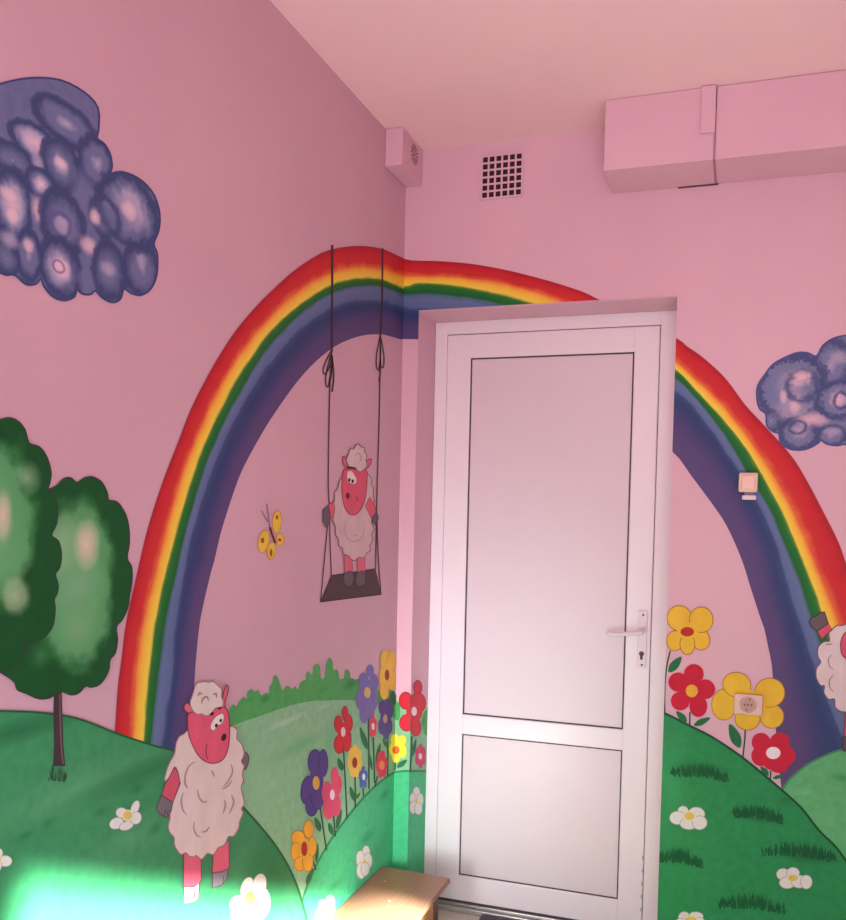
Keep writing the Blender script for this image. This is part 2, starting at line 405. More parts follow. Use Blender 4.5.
# --- hills
def hill(name, label, surfs, layer, pts, mat, edge=None, edge_rgb=DG, loc=None, sm=3):
    t = thing(name, label, 'painting', loc)
    a = Art(surfs, layer).fill(pts)
    a.build('hill_shape', mat, t)
    if edge:
        e = Art(surfs, layer+.6).line(edge, 2.2, sm=0, taper=False); e.build('shaded_edge', paint(edge_rgb, 800), t)
    return t
def tuft(parent, surf, layer, cx, cy, w, h, rgb, n=70, seed=1):
    rnd = random.Random(seed); a = Art(surf, layer)
    for i in range(n):
        u = rnd.uniform(-1, 1); x = cx+u*w/2; y = cy+h*.5*(.2+.35*abs(u))+rnd.uniform(-.15, .25)*h+u*h*.18
        L = h*rnd.uniform(.35, .8)*(1-.55*u*u); dx = rnd.uniform(-.25, .35)*L
        a.fill([(x-.9, y), (x+.9, y), (x+dx, y-L)])
    a.build('grass_tuft', paint(rgb, 850, .15), parent)
eA = smooth([(-60, 712), (-20, 710), (0, 711), (30, 712), (60, 715), (85, 721), (110, 731), (130, 738), (155, 746), (171, 750), (187, 756), (215, 775), (243, 807), (260, 826), (278.7, 850), (293, 876), (303, 905), (312, 945), (316, 1000)], 3, False)
matA = spots('hill_green_left', (58, 128, 84), [
    (70, 790, 120, 34, [(0, (86, 140, 100), .75), (.5, (72, 130, 90), .5), (1, (60, 120, 80), 0)]),
    (20, 730, 90, 16, [(0, (26, 92, 56), .8), (.6, (34, 98, 60), .5), (1, (52, 116, 76), 0)]),
    (150, 770, 80, 16, [(0, (34, 98, 60), .8), (.6, (38, 104, 64), .5), (1, (52, 116, 76), 0)]),
    (130, 840, 70, 30, [(0, (82, 142, 102), .7), (1, (60, 120, 80), 0)]),
    (270, 870, 32, 60, [(0, (22, 100, 56), .9), (.6, (30, 104, 62), .5), (1, (52, 116, 76), 0)]),
    (225, 850, 40, 20, [(0, (40, 108, 68), .8), (1, (52, 116, 76), 0)]),
    (100, 812, 12, 8, [(0, (30, 100, 58), .8), (1, (52, 116, 76), 0)]),
    (137, 788, 12, 9, [(0, (28, 96, 56), .8), (1, (52, 116, 76), 0)]),
    (24, 836, 16, 8, [(0, (28, 96, 56), .8), (1, (52, 116, 76), 0)]),
    (48, 823, 12, 8, [(0, (28, 96, 56), .7), (1, (52, 116, 76), 0)]),
    (155, 828, 10, 9, [(0, (30, 98, 58), .8), (1, (52, 116, 76), 0)])], 'L', 800)
hA = hill('painted_hill', 'big dark green hill painted low on the left wall under the trees', 'L', 10, eA+[(316, 1150), (-160, 1150), (-160, 712)], matA, eA, (26, 84, 48), onL(120, 900))
def edgeB():
    return smooth([(150, 800), (190, 752), (228, 724), (248, 717), (270, 710), (290, 704), (310, 700), (330, 698), (355, 698), (380, 701), (400, 704), (431, 708)], 3, False)
matB = spots('hill_green_pale', (134, 168, 132), [
    (262, 775, 26, 50, [(0, (136, 168, 134), .8), (1, (124, 158, 122), 0)]),
    (285, 722, 30, 5, [(0, (170, 172, 150), .75), (.5, (160, 170, 144), .5), (1, (124, 158, 122), 0)]),
    (325, 706, 14, 4, [(0, (172, 172, 154), .7), (1, (124, 158, 122), 0)]),
    (300, 745, 45, 14, [(0, (96, 150, 108), .8), (1, (124, 158, 122), 0)]),
    (272, 785, 16, 10, [(0, (160, 170, 146), .7), (1, (124, 158, 122), 0)]),
    (330, 740, 14, 50, [(0, (100, 154, 116), .6), (1, (124, 158, 122), 0)])], 'L', 780)
eB = edgeB()
hill('painted_hill', 'pale green distant hill painted behind the row of flowers near the corner', 'LRV', 3, eB+[(431, 1000), (150, 1000)], matB, loc=onL(290, 880))
eC = smooth([(296, 940), (301.5, 905), (306, 889.5), (312, 874), (320, 858), (332, 838), (345.6, 819.5), (358, 804), (373, 788), (391.3, 774), (400, 771.5), (409.5, 771), (432, 771)], 3, False)
matC = spots('hill_green_corner', (70, 168, 118), [
    (384, 795, 8, 8, [(0, (34, 118, 74), .8), (1, (66, 150, 104), 0)]),
    (350, 820, 18, 30, [(0, (74, 162, 114), .7), (1, (66, 150, 104), 0)]),
    (335, 885, 12, 9, [(0, (34, 128, 78), .8), (1, (66, 150, 104), 0)]),
    (366, 838, 12, 10, [(0, (42, 128, 84), .8), (1, (66, 150, 104), 0)]),
    (378, 850, 14, 22, [(0, (54, 132, 90), .6), (1, (66, 150, 104), 0)]),
    (415, 785, 6, 9, [(0, (40, 120, 76), .7), (1, (66, 150, 104), 0)]),
    (414, 835, 8, 10, [(0, (40, 124, 78), .8), (1, (66, 150, 104), 0)])], 'L', 840)
hill('painted_hill', 'mid green hill painted in the corner just above the wooden bench', 'LRV', 8, eC+[(433, 1050), (296, 1050)], matC, eC, (44, 118, 78), onL(350, 900))
# right wall hills
eR1 = smooth([(640, 706), (652, 709), (660, 712), (668.5, 715), (689, 725.4), (711.4, 736.7), (734, 751.4), (752, 765), (772.4, 782), (783, 791), (802, 808.6), (818.6, 830), (835, 846), (846, 860.6), (868, 890), (895, 935), (915, 985)], 3, False)
matR1 = spots('hill_green_right', (38, 122, 72), [
    (670, 790, 26, 110, [(0, (52, 134, 84), .8), (.6, (46, 124, 76), .5), (1, (38, 122, 72), 0)]),
    (700, 860, 40, 50, [(0, (46, 122, 76), .7), (1, (38, 122, 72), 0)]),
    (700, 770, 40, 12, [(0, (24, 84, 50), .75), (.5, (28, 90, 54), .5), (1, (38, 122, 72), 0)]),
    (758, 815, 30, 12, [(0, (22, 80, 46), .75), (.5, (28, 88, 52), .5), (1, (38, 122, 72), 0)]),
    (676, 857, 28, 12, [(0, (22, 84, 50), .75), (1, (38, 122, 72), 0)]),
    (806, 855, 38, 12, [(0, (20, 78, 44), .8), (.5, (26, 86, 50), .5), (1, (38, 122, 72), 0)]),
    (756, 903, 34, 11, [(0, (22, 80, 46), .75), (1, (38, 122, 72), 0)]),
    (785, 800, 20, 14, [(0, (28, 90, 54), .6), (1, (38, 122, 72), 0)])], 'R', 840)
hR = hill('painted_hill', 'dark green hill painted on the wall right of the door', 'R', 10, eR1+[(915, 1080), (640, 1080)], matR1, eR1, (16, 64, 38), onR(720, 900))
for i, (x, y, w, h) in enumerate(((700, 772, 58, 20), (758, 813, 50, 22), (680, 857, 46, 22), (800, 851, 76, 22), (752, 903, 66, 22))):
    tuft(hR, 'R', 11.2, x, y, w, h*.8, (18, 82, 46), 150, i)
eR2 = smooth([(770, 802), (782.5, 788.6), (790, 779), (799.5, 770.6), (810, 763), (822, 757), (834, 752), (846, 749), (865, 746), (900, 750), (940, 770)], 3, False)
matR2 = spots('hill_green_far_right', (92, 152, 104), [
    (842, 778, 16, 7, [(0, (52, 122, 70), .85), (.5, (60, 130, 76), .5), (1, (92, 152, 104), 0)]),
    (805, 792, 20, 8, [(0, (112, 166, 122), .7), (1, (92, 152, 104), 0)]),
    (830, 820, 12, 20, [(0, (100, 158, 112), .7), (1, (92, 152, 104), 0)])], 'R', 800)
hill('painted_hill', 'light green hill painted behind the dark one at the right edge', 'R', 8, eR2+[(940, 1000), (770, 1000)], matR2, eR2, (66, 120, 84), onR(835, 860))
# --- bushes on the horizon
zb = Z(220, 640, 7.05); zc_ = Z(320, 640, 6.13)
bush = zb([(-60, 640), (40, 600), (60, 530), (70, 480), (95, 450), (115, 470), (130, 440), (165, 400), (190, 415), (190, 370), (220, 345), (245, 365), (270, 350), (290, 390), (330, 370), (345, 375), (345, 330), (370, 300), (375, 260), (395, 248), (415, 280), (430, 330), (440, 360), (455, 335), (480, 320), (505, 345), (530, 325), (550, 350), (560, 310), (585, 285), (605, 280), (605, 235), (625, 222), (650, 245), (655, 190), (680, 168), (705, 185), (712, 265), (735, 270), (745, 170), (770, 125), (795, 150), (798, 210), (820, 205), (838, 230)]) \
    + zc_([(118, 235), (145, 235), (150, 190), (165, 180), (182, 195), (187, 235), (205, 235), (215, 245), (235, 238), (270, 260), (330, 290), (360, 310), (400, 300), (440, 310), (462, 330), (470, 378), (488, 385), (492, 440), (488, 480), (462, 490), (380, 400), (220, 372), (120, 368), (0, 372)]) \
    + zb([(700, 425), (560, 445), (440, 480), (300, 530), (180, 570), (70, 610)])
matBush = spots('bush_green', (76, 142, 78), [
    (265, 699, 7, 5, [(0, (38, 104, 50), .85), (.6, (44, 112, 56), .5), (1, (76, 142, 78), 0)]),
    (276, 688, 6, 10, [(0, (58, 126, 60), .8), (1, (76, 142, 78), 0)]),
    (251, 699, 10, 7, [(0, (52, 124, 60), .8), (1, (76, 142, 78), 0)]),
    (350, 684, 12, 9, [(0, (40, 104, 52), .85), (.5, (46, 114, 58), .5), (1, (76, 142, 78), 0)]),
    (322, 690, 12, 6, [(0, (56, 124, 62), .8), (1, (76, 142, 78), 0)]),
    (310, 680, 4, 10, [(0, (92, 154, 92), .7), (1, (76, 142, 78), 0)])], 'L', 700)
t = thing('painted_bushes', 'row of rounded green bushes painted on the horizon behind the flowers', 'painting', onL(300, 705))
Art('LR', 4).fill(smooth(bush, 2)).build('bush_row', matBush, t)
Art('V', 4).fill(smooth(zc_([(625, 500), (638, 445), (655, 430), (675, 432), (684, 460), (678, 575), (662, 588), (640, 575)]), 3)).build('bush_clump', matBush, t)

# --- rainbow
def resample(p, n):
    d = [0]
    for a, b in zip(p, p[1:]): d.append(d[-1]+math.hypot(b[0]-a[0], b[1]-a[1]))
    out = []; j = 0
    for i in range(n):
        s = d[-1]*i/(n-1)
        while j < len(d)-2 and d[j+1] < s: j += 1
        t = (s-d[j])/((d[j+1]-d[j]) or 1)
        out.append((p[j][0]+(p[j+1][0]-p[j][0])*t, p[j][1]+(p[j+1][1]-p[j][1])*t))
    return out
zr = Z(100, 240, 2.644)
Lb = [  # left-wall boundaries from the hill up to the corner
 [(112, 790), (113, 760), (115, 733), (118, 689.5), (121.7, 660), (126, 625), (136.5, 577)]+zr([(107, 846), (120, 790), (140, 720), (170, 630), (205, 540), (240, 450), (280, 370), (320, 300), (360, 240), (410, 180), (460, 130), (510, 85), (560, 50), (600, 30), (650, 19), (700, 17), (745, 24), (775, 36)])+[(400, 257), (407, 260), (412, 262)],
 [(131, 790), (132, 760), (133, 738), (136, 689.5), (138, 660), (144, 620), (155, 577)]+zr([(160, 830), (180, 750), (200, 680), (225, 600), (255, 525), (285, 455), (320, 385), (360, 320), (400, 262), (440, 215), (480, 175), (520, 140), (560, 112), (600, 92), (650, 76), (700, 72), (745, 78)])+[(395, 273), (407, 277), (412, 278)],
 [(142, 790), (143, 760), (144, 741), (147.7, 689.5), (151, 660), (156, 620), (165, 577)]+zr([(190, 820), (212, 740), (235, 660), (262, 580), (290, 510), (325, 440), (360, 372), (400, 312), (440, 255), (480, 213), (520, 178), (560, 150), (600, 125), (650, 107), (700, 102), (745, 105)])+[(395, 285), (406, 290), (412, 291)],
 [(148, 790), (149, 760), (151, 743), (157, 689.5), (161, 660), (166, 620), (175.5, 577)]+zr([(210, 846), (225, 780), (250, 690), (275, 610), (300, 545), (335, 470), (370, 405), (405, 345), (440, 292), (480, 245), (520, 205), (560, 172), (600, 148), (650, 128), (700, 121), (745, 124)])+[(395, 291), (406, 295), (412, 296)],
 [(159, 790), (160, 765), (162.5, 746), (171, 689.5), (174, 660), (177, 620), (184.5, 577)]+zr([(232, 846), (240, 800), (262, 720), (285, 650), (310, 580), (335, 520), (370, 455), (400, 400), (440, 345), (480, 292), (520, 250), (560, 215), (600, 190), (650, 169), (700, 162), (745, 164)])+[(395, 306), (406, 309), (412, 310)],
 [(165, 790), (167, 765), (171, 750), (177, 689.5), (181, 660), (186, 620), (194.7, 577)]+zr([(268, 846), (290, 750), (310, 680), (335, 610), (365, 540), (400, 475), (440, 410), (480, 352), (520, 305), (560, 262), (600, 230), (650, 203), (700, 192), (745, 194)])+[(395, 317), (406, 321), (412, 322)],
 [(184, 790), (186, 765), (188, 745), (193.5, 689.5), (195.6, 660), (200, 620), (209.5, 577)]+zr([(302, 846), (320, 770), (345, 690), (370, 620), (400, 560), (440, 490), (480, 430), (520, 375), (560, 330), (600, 295), (640, 270), (690, 252), (740, 248), (765, 253), (795, 261)])+[(406, 338.8), (412, 339)]]
z3 = Z(660, 320, 3.065); 
Rb = [
 [(400, 257), (407, 260), (417, 261), (440, 261.5), (470, 264), (500, 269), (530, 276), (560, 284.5), (585, 293), (596, 298.5), (640, 318), (678, 339.5)]+z3([(80, 80), (130, 115), (200, 180), (260, 260), (320, 325), (400, 415), (450, 495), (500, 590), (545, 680), (570, 750)])+[(860, 602), (876, 650), (890, 700), (904, 750), (916, 800)],
 [(400, 274), (407, 276.5), (417, 276.5), (440, 276.5), (470, 279), (500, 283), (530, 291), (560, 301), (590, 313), (640, 338), (677, 363)]+[(692.6, 377), (715.5, 398), (735, 421), (753, 445), (769, 468.5), (784, 494.5), (797, 522), (810, 551.6), (823, 584), (834.5, 613.6), (848, 650), (868, 700), (886, 745), (902, 790)],
 [(400, 285), (407, 287), (417, 283.5), (440, 284.5), (470, 288.5), (501, 295), (526, 302), (560, 312), (590, 325), (640, 350), (677, 371)]+[(692.6, 387), (715.5, 411.4), (735, 434), (751.4, 457), (764.4, 480), (779, 506), (792, 535), (805, 568), (816.6, 597), (821.5, 613.6), (834, 650), (856, 700), (874, 745), (890, 790)],
 [(400, 293), (407, 295), (417, 294), (440, 295), (462, 297.4), (490, 302), (526, 312), (560, 324), (590, 337), (640, 362), (676, 379)]+[(692.6, 395), (712, 418), (728.5, 440.7), (741.6, 463.6), (758, 489.7), (772.6, 515.8), (785.6, 548.4), (798.7, 581), (808.5, 610.4), (822, 650), (840, 700), (858, 745), (874, 790)],
 [(400, 308), (407, 309.5), (417, 310), (440, 312), (470, 316), (500, 322), (540, 334), (590, 352), (640, 374), (675.7, 392)]+[(692.6, 408), (712, 432.5), (728.5, 457), (745, 481), (758, 505), (771, 533), (782, 566), (790.5, 599), (801.7, 630.6), (812, 664), (828, 705), (844, 745), (860, 790)],
 [(400, 319), (407, 321), (417, 322), (440, 325), (470, 330), (500, 338), (540, 352), (590, 374), (640, 396), (674.7, 410)]+[(692.6, 429), (712, 452), (728.5, 476.6), (745, 506), (758, 535), (767.7, 564.7), (775.8, 595), (781.4, 614), (790, 645), (799.5, 680), (808, 715), (816, 750), (824, 790)],
 [(400, 338), (407, 338.8), (417.5, 339), (440, 343), (470, 350), (500, 360), (540, 378), (590, 402), (640, 430), (673.7, 452)]+[(692.6, 476.6), (712, 502.7), (727, 525.5), (741.6, 558), (751, 587.5), (761, 618.5), (764.5, 628), (769, 649), (772.4, 667), (774.5, 700), (776.5, 730), (779, 760), (782.5, 791)]]
def bandmat(name, ramp, y=450):
    t = NT(name); uv = t.n('ShaderNodeUVMap'); sp = t.n('ShaderNodeSeparateXYZ'); t.l(uv.outputs[0], sp.inputs[0])
    nz = t.noise(16, 4); ad = t.n('ShaderNodeMath', operation='ADD'); t.l(sp.outputs[1], ad.inputs[0]); t.l(t.rng(nz, .3, .7, -.10, .10), ad.inputs[1])
    r = t.n('ShaderNodeValToRGB'); el = r.color_ramp.elements
    while len(el) < len(ramp): el.new(.5)
    for e, (p, rgb) in zip(el, ramp): e.position = p; e.color = alb(rgb, y)
    t.l(ad.outputs[0], r.inputs[0]); t.l(r.outputs[0], t.b.inputs['Base Color']); t.b.inputs['Roughness'].default_value = .6; t.b.inputs['Specular IOR Level'].default_value = .25
    return t.m
BANDS = [('red_band', [(0, (156, 22, 34)), (.3, (184, 26, 36)), (.72, (190, 36, 38)), (1, (212, 92, 48))]),
         ('yellow_band', [(0, (220, 100, 48)), (.35, (226, 150, 52)), (.8, (226, 168, 62)), (1, (170, 140, 50))]),
         ('green_band', [(0, (96, 110, 40)), (.22, (30, 92, 34)), (.8, (18, 78, 34)), (1, (44, 84, 70))]),
         ('light_blue_band', [(0, (66, 84, 98)), (.25, (92, 92, 130)), (.8, (84, 84, 124)), (1, (56, 60, 100))]),
         ('dark_blue_band', [(0, (56, 60, 100)), (.4, (42, 48, 90)), (1, (58, 50, 92))]),
         ('purple_band', [(0, (62, 50, 94)), (.4, (80, 54, 96)), (1, (84, 56, 98))])]
t = thing('painted_rainbow', 'wide painted rainbow arching across both walls over the white door', 'painting', onL(150, 740))
for k, (nm, ramp) in enumerate(BANDS):
    bmt = bandmat(nm, ramp)
    for surf, B in (('L', Lb), ('R', Rb)):
        n = 150; a = resample(smooth(B[k], 4, False), n); b = resample(smooth(B[k+1], 4, False), n)
        bm = bmesh.new(); uvl = bm.loops.layers.uv.new('UVMap'); P = SURF[surf]
        off = .0006+LSTEP*(5+k*.1)
        prev = None
        for i in range(n):
            # small overlap so that no wall shows between two bands
            ex = .02
            q = (P(a[i][0]+(a[i][0]-b[i][0])*ex, a[i][1]+(a[i][1]-b[i][1])*ex, off), P(b[i][0]+(b[i][0]-a[i][0])*ex, b[i][1]+(b[i][1]-a[i][1])*ex, off))
            q = (bm.verts.new(q[0]), bm.verts.new(q[1]))
            if prev:
                f = bm.faces.new((prev[0], prev[1], q[1], q[0]))
                for lp, uv in zip(f.loops, ((i-1, 0), (i-1, 1), (i, 1), (i, 0))): lp[uvl].uv = (uv[0]/n, uv[1])
            prev = q
        clip_bm(bm, surf); bm.normal_update()
        nrm = Vector((1, 0, 0)) if surf == 'L' else Vector((0, -1, 0))
        bmesh.ops.reverse_faces(bm, faces=[f for f in bm.faces if f.normal.dot(nrm) < 0])
        if surf == 'R' and k >= 4:      # the doorway cuts these bands in two
            b2 = bm.copy()
            bmesh.ops.delete(b2, geom=[f for f in b2.faces if f.calc_center_median().x < .4], context='FACES')
            bmesh.ops.delete(bm, geom=[f for f in bm.faces if f.calc_center_median().x >= .4], context='FACES')
            link(nm, b2, bmt, t)
        link(nm, bm, bmt, t)

# --- clouds
CD, CM, CL, CP = (56, 54, 92), (100, 86, 124), (160, 124, 152), (208, 146, 164)
def puff(cx, cy, rx, ry, core=.3, pink=True, z=None):
    return (z[0]+cx/z[2], z[1]+cy/z[2], rx/z[2], ry/z[2],
            [(0, CP if pink else CL, 1), (core, CL if pink else CM, 1), (core+.22, CM, 1), (.80, CD, 1), (.95, CD, .9), (1.06, CD, 0)])
def core(cx, cy, rx, ry, z, c=CP): return (z[0]+cx/z[2], z[1]+cy/z[2], rx/z[2], ry/z[2], [(0, c, .95), (.5, c, .6), (1, CM, 0)])
def ring(cx, cy, rx, ry, z, c=CD): return (z[0]+cx/z[2], z[1]+cy/z[2], rx/z[2], ry/z[2], [(.5, c, 0), (.72, c, .85), (.85, c, .85), (1.05, c, 0)])
z = (0, 130, 4.976)
cl = Z(*z)([(500, -60), (490, 0), (483, 40), (520, 70), (548, 120), (558, 180), (552, 215), (600, 208), (660, 225), (720, 265), (770, 330), (795, 420), (790, 500), (765, 565), (783, 620), (780, 720), (750, 790), (700, 822), (650, 810), (617, 790), (600, 840), (560, 858), (510, 835), (475, 800), (450, 818), (410, 815), (383, 795), (370, 830), (320, 848), (265, 830), (220, 780), (203, 740), (180, 765), (130, 768), (75, 722), (30, 722), (0, 712)])
cl = cl[::-1]  # keep one winding, continue off to the left
cl = [(0, 273)]+[(-25, 270), (-55, 262), (-78, 235), (-84, 200), (-70, 170), (-78, 140), (-60, 110), (-30, 96), (0, 84), (30, 78), (60, 80), (84, 92), (98, 108)]+cl[::-1][1:-1]
matCl = spots('cloud_paint_left', CM, [
    puff(330, -30, 170, 110, .3, False, z), puff(170, 60, 120, 100, .45, True, z), puff(60, 150, 110, 90, .1, False, z), puff(480, 170, 90, 150, .35, False, z),
    puff(300, 170, 95, 140, .2, True, z), core(300, 165, 50, 40, z), core(185, 160, 40, 50, z, CL), puff(200, 270, 70, 85, .35, True, z),
    puff(60, 380, 95, 210, .4, True, z), core(40, 320, 55, 50, z), core(60, 430, 45, 60, z),
    core(420, 320, 80, 140, z, CM), core(190, 400, 48, 95, z), puff(310, 460, 120, 160, .2, False, z), core(310, 480, 70, 85, z, CL), ring(300, 470, 62, 72, z, (84, 66, 112)),
    puff(700, 690, 95, 145, .2, False, z), core(700, 650, 35, 60, z, CL), puff(640, 400, 160, 195, .38, True, z), core(600, 430, 120, 130, z, CM), core(640, 400, 55, 70, z),
    ring(520, 430, 85, 120, z), core(470, 435, 36, 56, z), core(440, 575, 60, 62, z), puff(540, 700, 85, 165, .1, False, z), core(535, 690, 52, 50, z, CL),
    puff(300, 690, 110, 160, .35, True, z), core(310, 690, 60, 80, z), ring(290, 680, 34, 36, z, (120, 80, 120)), core(420, 745, 55, 60, z, CM), puff(140, 630, 65, 145, .3, False, z), core(138, 575, 36, 50, z),
    puff(30, 640, 70, 90, .0, False, z), core(45, 545, 60, 60, z, CL)], 'L', 220, wob=.15, wscale=18)
t = thing('painted_cloud', 'large dark blue cloud painted high on the left wall', 'painting', onL(60, 290))
Art('L', 6).fill(smooth(cl, 3)).line(cl, 2.0, mi=1, closed=True, sm=3).build('cloud_shape', [matCl, paint((54, 52, 94), 220)], t)
z = (740, 320, 4.84)
cl = Z(*z)([(513, 75), (450, 90), (400, 125), (370, 175), (330, 160), (280, 158), (220, 180), (160, 215), (120, 265), (85, 320), (82, 380), (95, 430), (125, 455), (130, 510), (160, 540), (188, 550), (195, 590), (230, 620), (280, 630), (330, 622), (380, 595), (390, 580), (420, 600), (470, 608), (513, 602)])+[(858, 452), (880, 446), (898, 425), (900, 395), (888, 370), (872, 345), (858, 336)]
DP, MP = (68, 62, 102), (110, 96, 132)
def C2(lst): return [(a, b, c, d, [(p, {CD: DP, CM: MP}.get(col, col), al) for p, col, al in r]) for a, b, c, d, r in lst]
matC2 = spots('cloud_paint_right', MP, C2([
    puff(440, 220, 110, 135, .3, False, z), puff(250, 330, 178, 185, .5, False, z), core(290, 280, 90, 60, z), puff(150, 490, 50, 60, .1, False, z), core(250, 420, 110, 100, z, CL),
    puff(440, 560, 80, 55, .3, False, z), puff(285, 550, 105, 85, .4, False, z), core(290, 530, 60, 45, z, CL), core(350, 480, 110, 50, z), ring(280, 520, 50, 38, z), core(265, 410, 40, 70, z), core(210, 370, 28, 50, z),
    ring(300, 320, 90, 90, z), core(300, 270, 60, 36, z), puff(475, 385, 112, 100, .42, False, z), core(475, 385, 55, 60, z), ring(490, 390, 45, 50, z), core(480, 180, 70, 50, z, CL), core(450, 540, 60, 30, z, CL)]), 'R', 400, wob=.16, wscale=30)
t = thing('painted_cloud', 'smaller swirled blue cloud painted on the wall right of the rainbow', 'painting', onR(830, 450))
Art('R', 6).fill(smooth(cl, 3)).line(cl, 1.8, mi=1, closed=True, sm=3).build('cloud_shape', [matC2, paint((70, 66, 116), 400)], t)

# --- trees
TD = (14, 70, 32)
z4 = Z(0, 400, 4.6); z5 = Z(0, 580, 4.38)
f2 = z4([(160, 420), (225, 410), (260, 395), (290, 365), (325, 358), (355, 380), (390, 358), (430, 355), (470, 380), (495, 430), (500, 460), (540, 470), (575, 520), (592, 580), (595, 660), (585, 728), (605, 765), (608, 820), (600, 880)])+z5([(568, 60), (560, 120), (535, 175), (510, 205), (515, 260), (505, 320), (482, 350), (475, 400), (440, 455), (400, 470), (375, 465), (345, 495), (310, 503), (265, 488), (220, 515), (170, 520), (115, 497), (75, 480), (65, 450), (35, 425), (0, 400), (-40, 330), (-50, 100)])+[(-6, 560), (4, 520), (20, 495)]
mt2 = spots('foliage_paint', TD, [
    (76, 585, 46, 100, [(0, (112, 146, 110), 1), (.45, (96, 142, 96), 1), (.72, (84, 132, 86), .9), (.84, (50, 108, 60), .5), (.95, TD, 0)]),
    (60, 545, 30, 40, [(0, (140, 162, 126), .8), (.7, (116, 148, 108), .5), (1, (90, 138, 90), 0)]),
    (85, 545, 16, 28, [(0, (202, 164, 152), 1), (.4, (188, 160, 144), .85), (.8, (150, 158, 126), .5), (1, (110, 146, 104), 0)]),
    (76, 630, 28, 36, [(0, (116, 146, 108), .8), (.7, (96, 138, 96), .5), (1, (90, 138, 90), 0)]),
    (40, 655, 18, 20, [(0, (62, 122, 72), .7), (1, TD, 0)])], 'L', 560, wob=.13, wscale=8)
t = thing('painted_tree', 'round green tree painted next to the left leg of the rainbow', 'painting', onL(57, 775))
trunk = z5([(236, 470), (262, 430), (270, 485), (274, 600), (278, 720), (286, 815), (232, 815), (236, 720), (234, 600)])
Art('L', 12).fill(trunk).line(z5([(262, 500), (264, 600), (268, 720), (276, 805)]), 1.6, mi=1).build('trunk', [paint((66, 44, 50), 740), paint((108, 78, 84), 740)], t)
Art('L', 13).fill(smooth(f2, 3)).line(f2, 1.3, mi=1, closed=True, sm=3).build('foliage', [mt2, paint((50, 48, 44), 560)], t)
a = Art('L', 14); rnd = random.Random(3)
for i in range(26):
    x = 57+rnd.uniform(-9, 9); y = 779+rnd.uniform(-2, 3); hh = rnd.uniform(8, 20)*(1-abs(x-57)/16); a.fill([(x-.9, y), (x+.9, y), (x+(x-57)*.25+rnd.uniform(-1.5, 1.5), y-hh)], mi=i % 2)
a.build('grass_tuft', [paint((36, 68, 44), 780), paint((62, 96, 66), 780)], t)
f1 = z4([(0, 90), (40, 82), (80, 95), (115, 135), (135, 198), (180, 215), (215, 260), (235, 330), (230, 380), (222, 412), (250, 440), (265, 500), (260, 570), (238, 622), (270, 650), (283, 710), (275, 770), (255, 802), (268, 850)])+z5([(250, 60), (238, 85), (242, 130), (232, 200), (200, 245), (160, 268), (112, 270), (105, 320), (70, 375), (30, 400), (0, 405)])+[(-30, 670), (-62, 660), (-95, 640), (-112, 600), (-104, 560), (-122, 530), (-112, 490), (-90, 465), (-72, 440), (-40, 424), (-16, 421)]
mt1 = spots('foliage_paint', TD, [
    (-25, 525, 72, 112, [(0, (112, 150, 108), 1), (.5, (92, 142, 94), 1), (.78, (84, 134, 88), .95), (.9, (50, 108, 60), .4), (1, TD, 0)]),
    (26, 478, 16, 20, [(0, (150, 160, 128), .7), (1, (96, 142, 96), 0)]),
    (2, 515, 12, 34, [(0, (206, 162, 152), 1), (.5, (176, 160, 138), .8), (1, (110, 146, 104), 0)]),
    (14, 595, 18, 26, [(0, (156, 164, 128), .9), (.6, (140, 156, 118), .6), (1, TD, 0)]),
    (12, 560, 22, 24, [(0, (90, 142, 94), .8), (1, (110, 146, 104), 0)]),
    (12, 640, 34, 22, [(0, (16, 70, 34), .9), (1, TD, 0)])], 'L', 540, wob=.13, wscale=8)
t = thing('painted_tree', 'large green tree painted at the far left, overlapping its smaller neighbour', 'painting', onL(-30, 790))
Art('L', 14).fill([(-38, 640), (-22, 640), (-20, 780), (-40, 780)]).build('trunk', paint((66, 44, 50), 740), t)
Art('L', 15).fill(smooth(f1, 3)).line(f1, 1.3, mi=1, closed=True, sm=3).build('foliage', [mt1, paint((50, 48, 44), 560)], t)

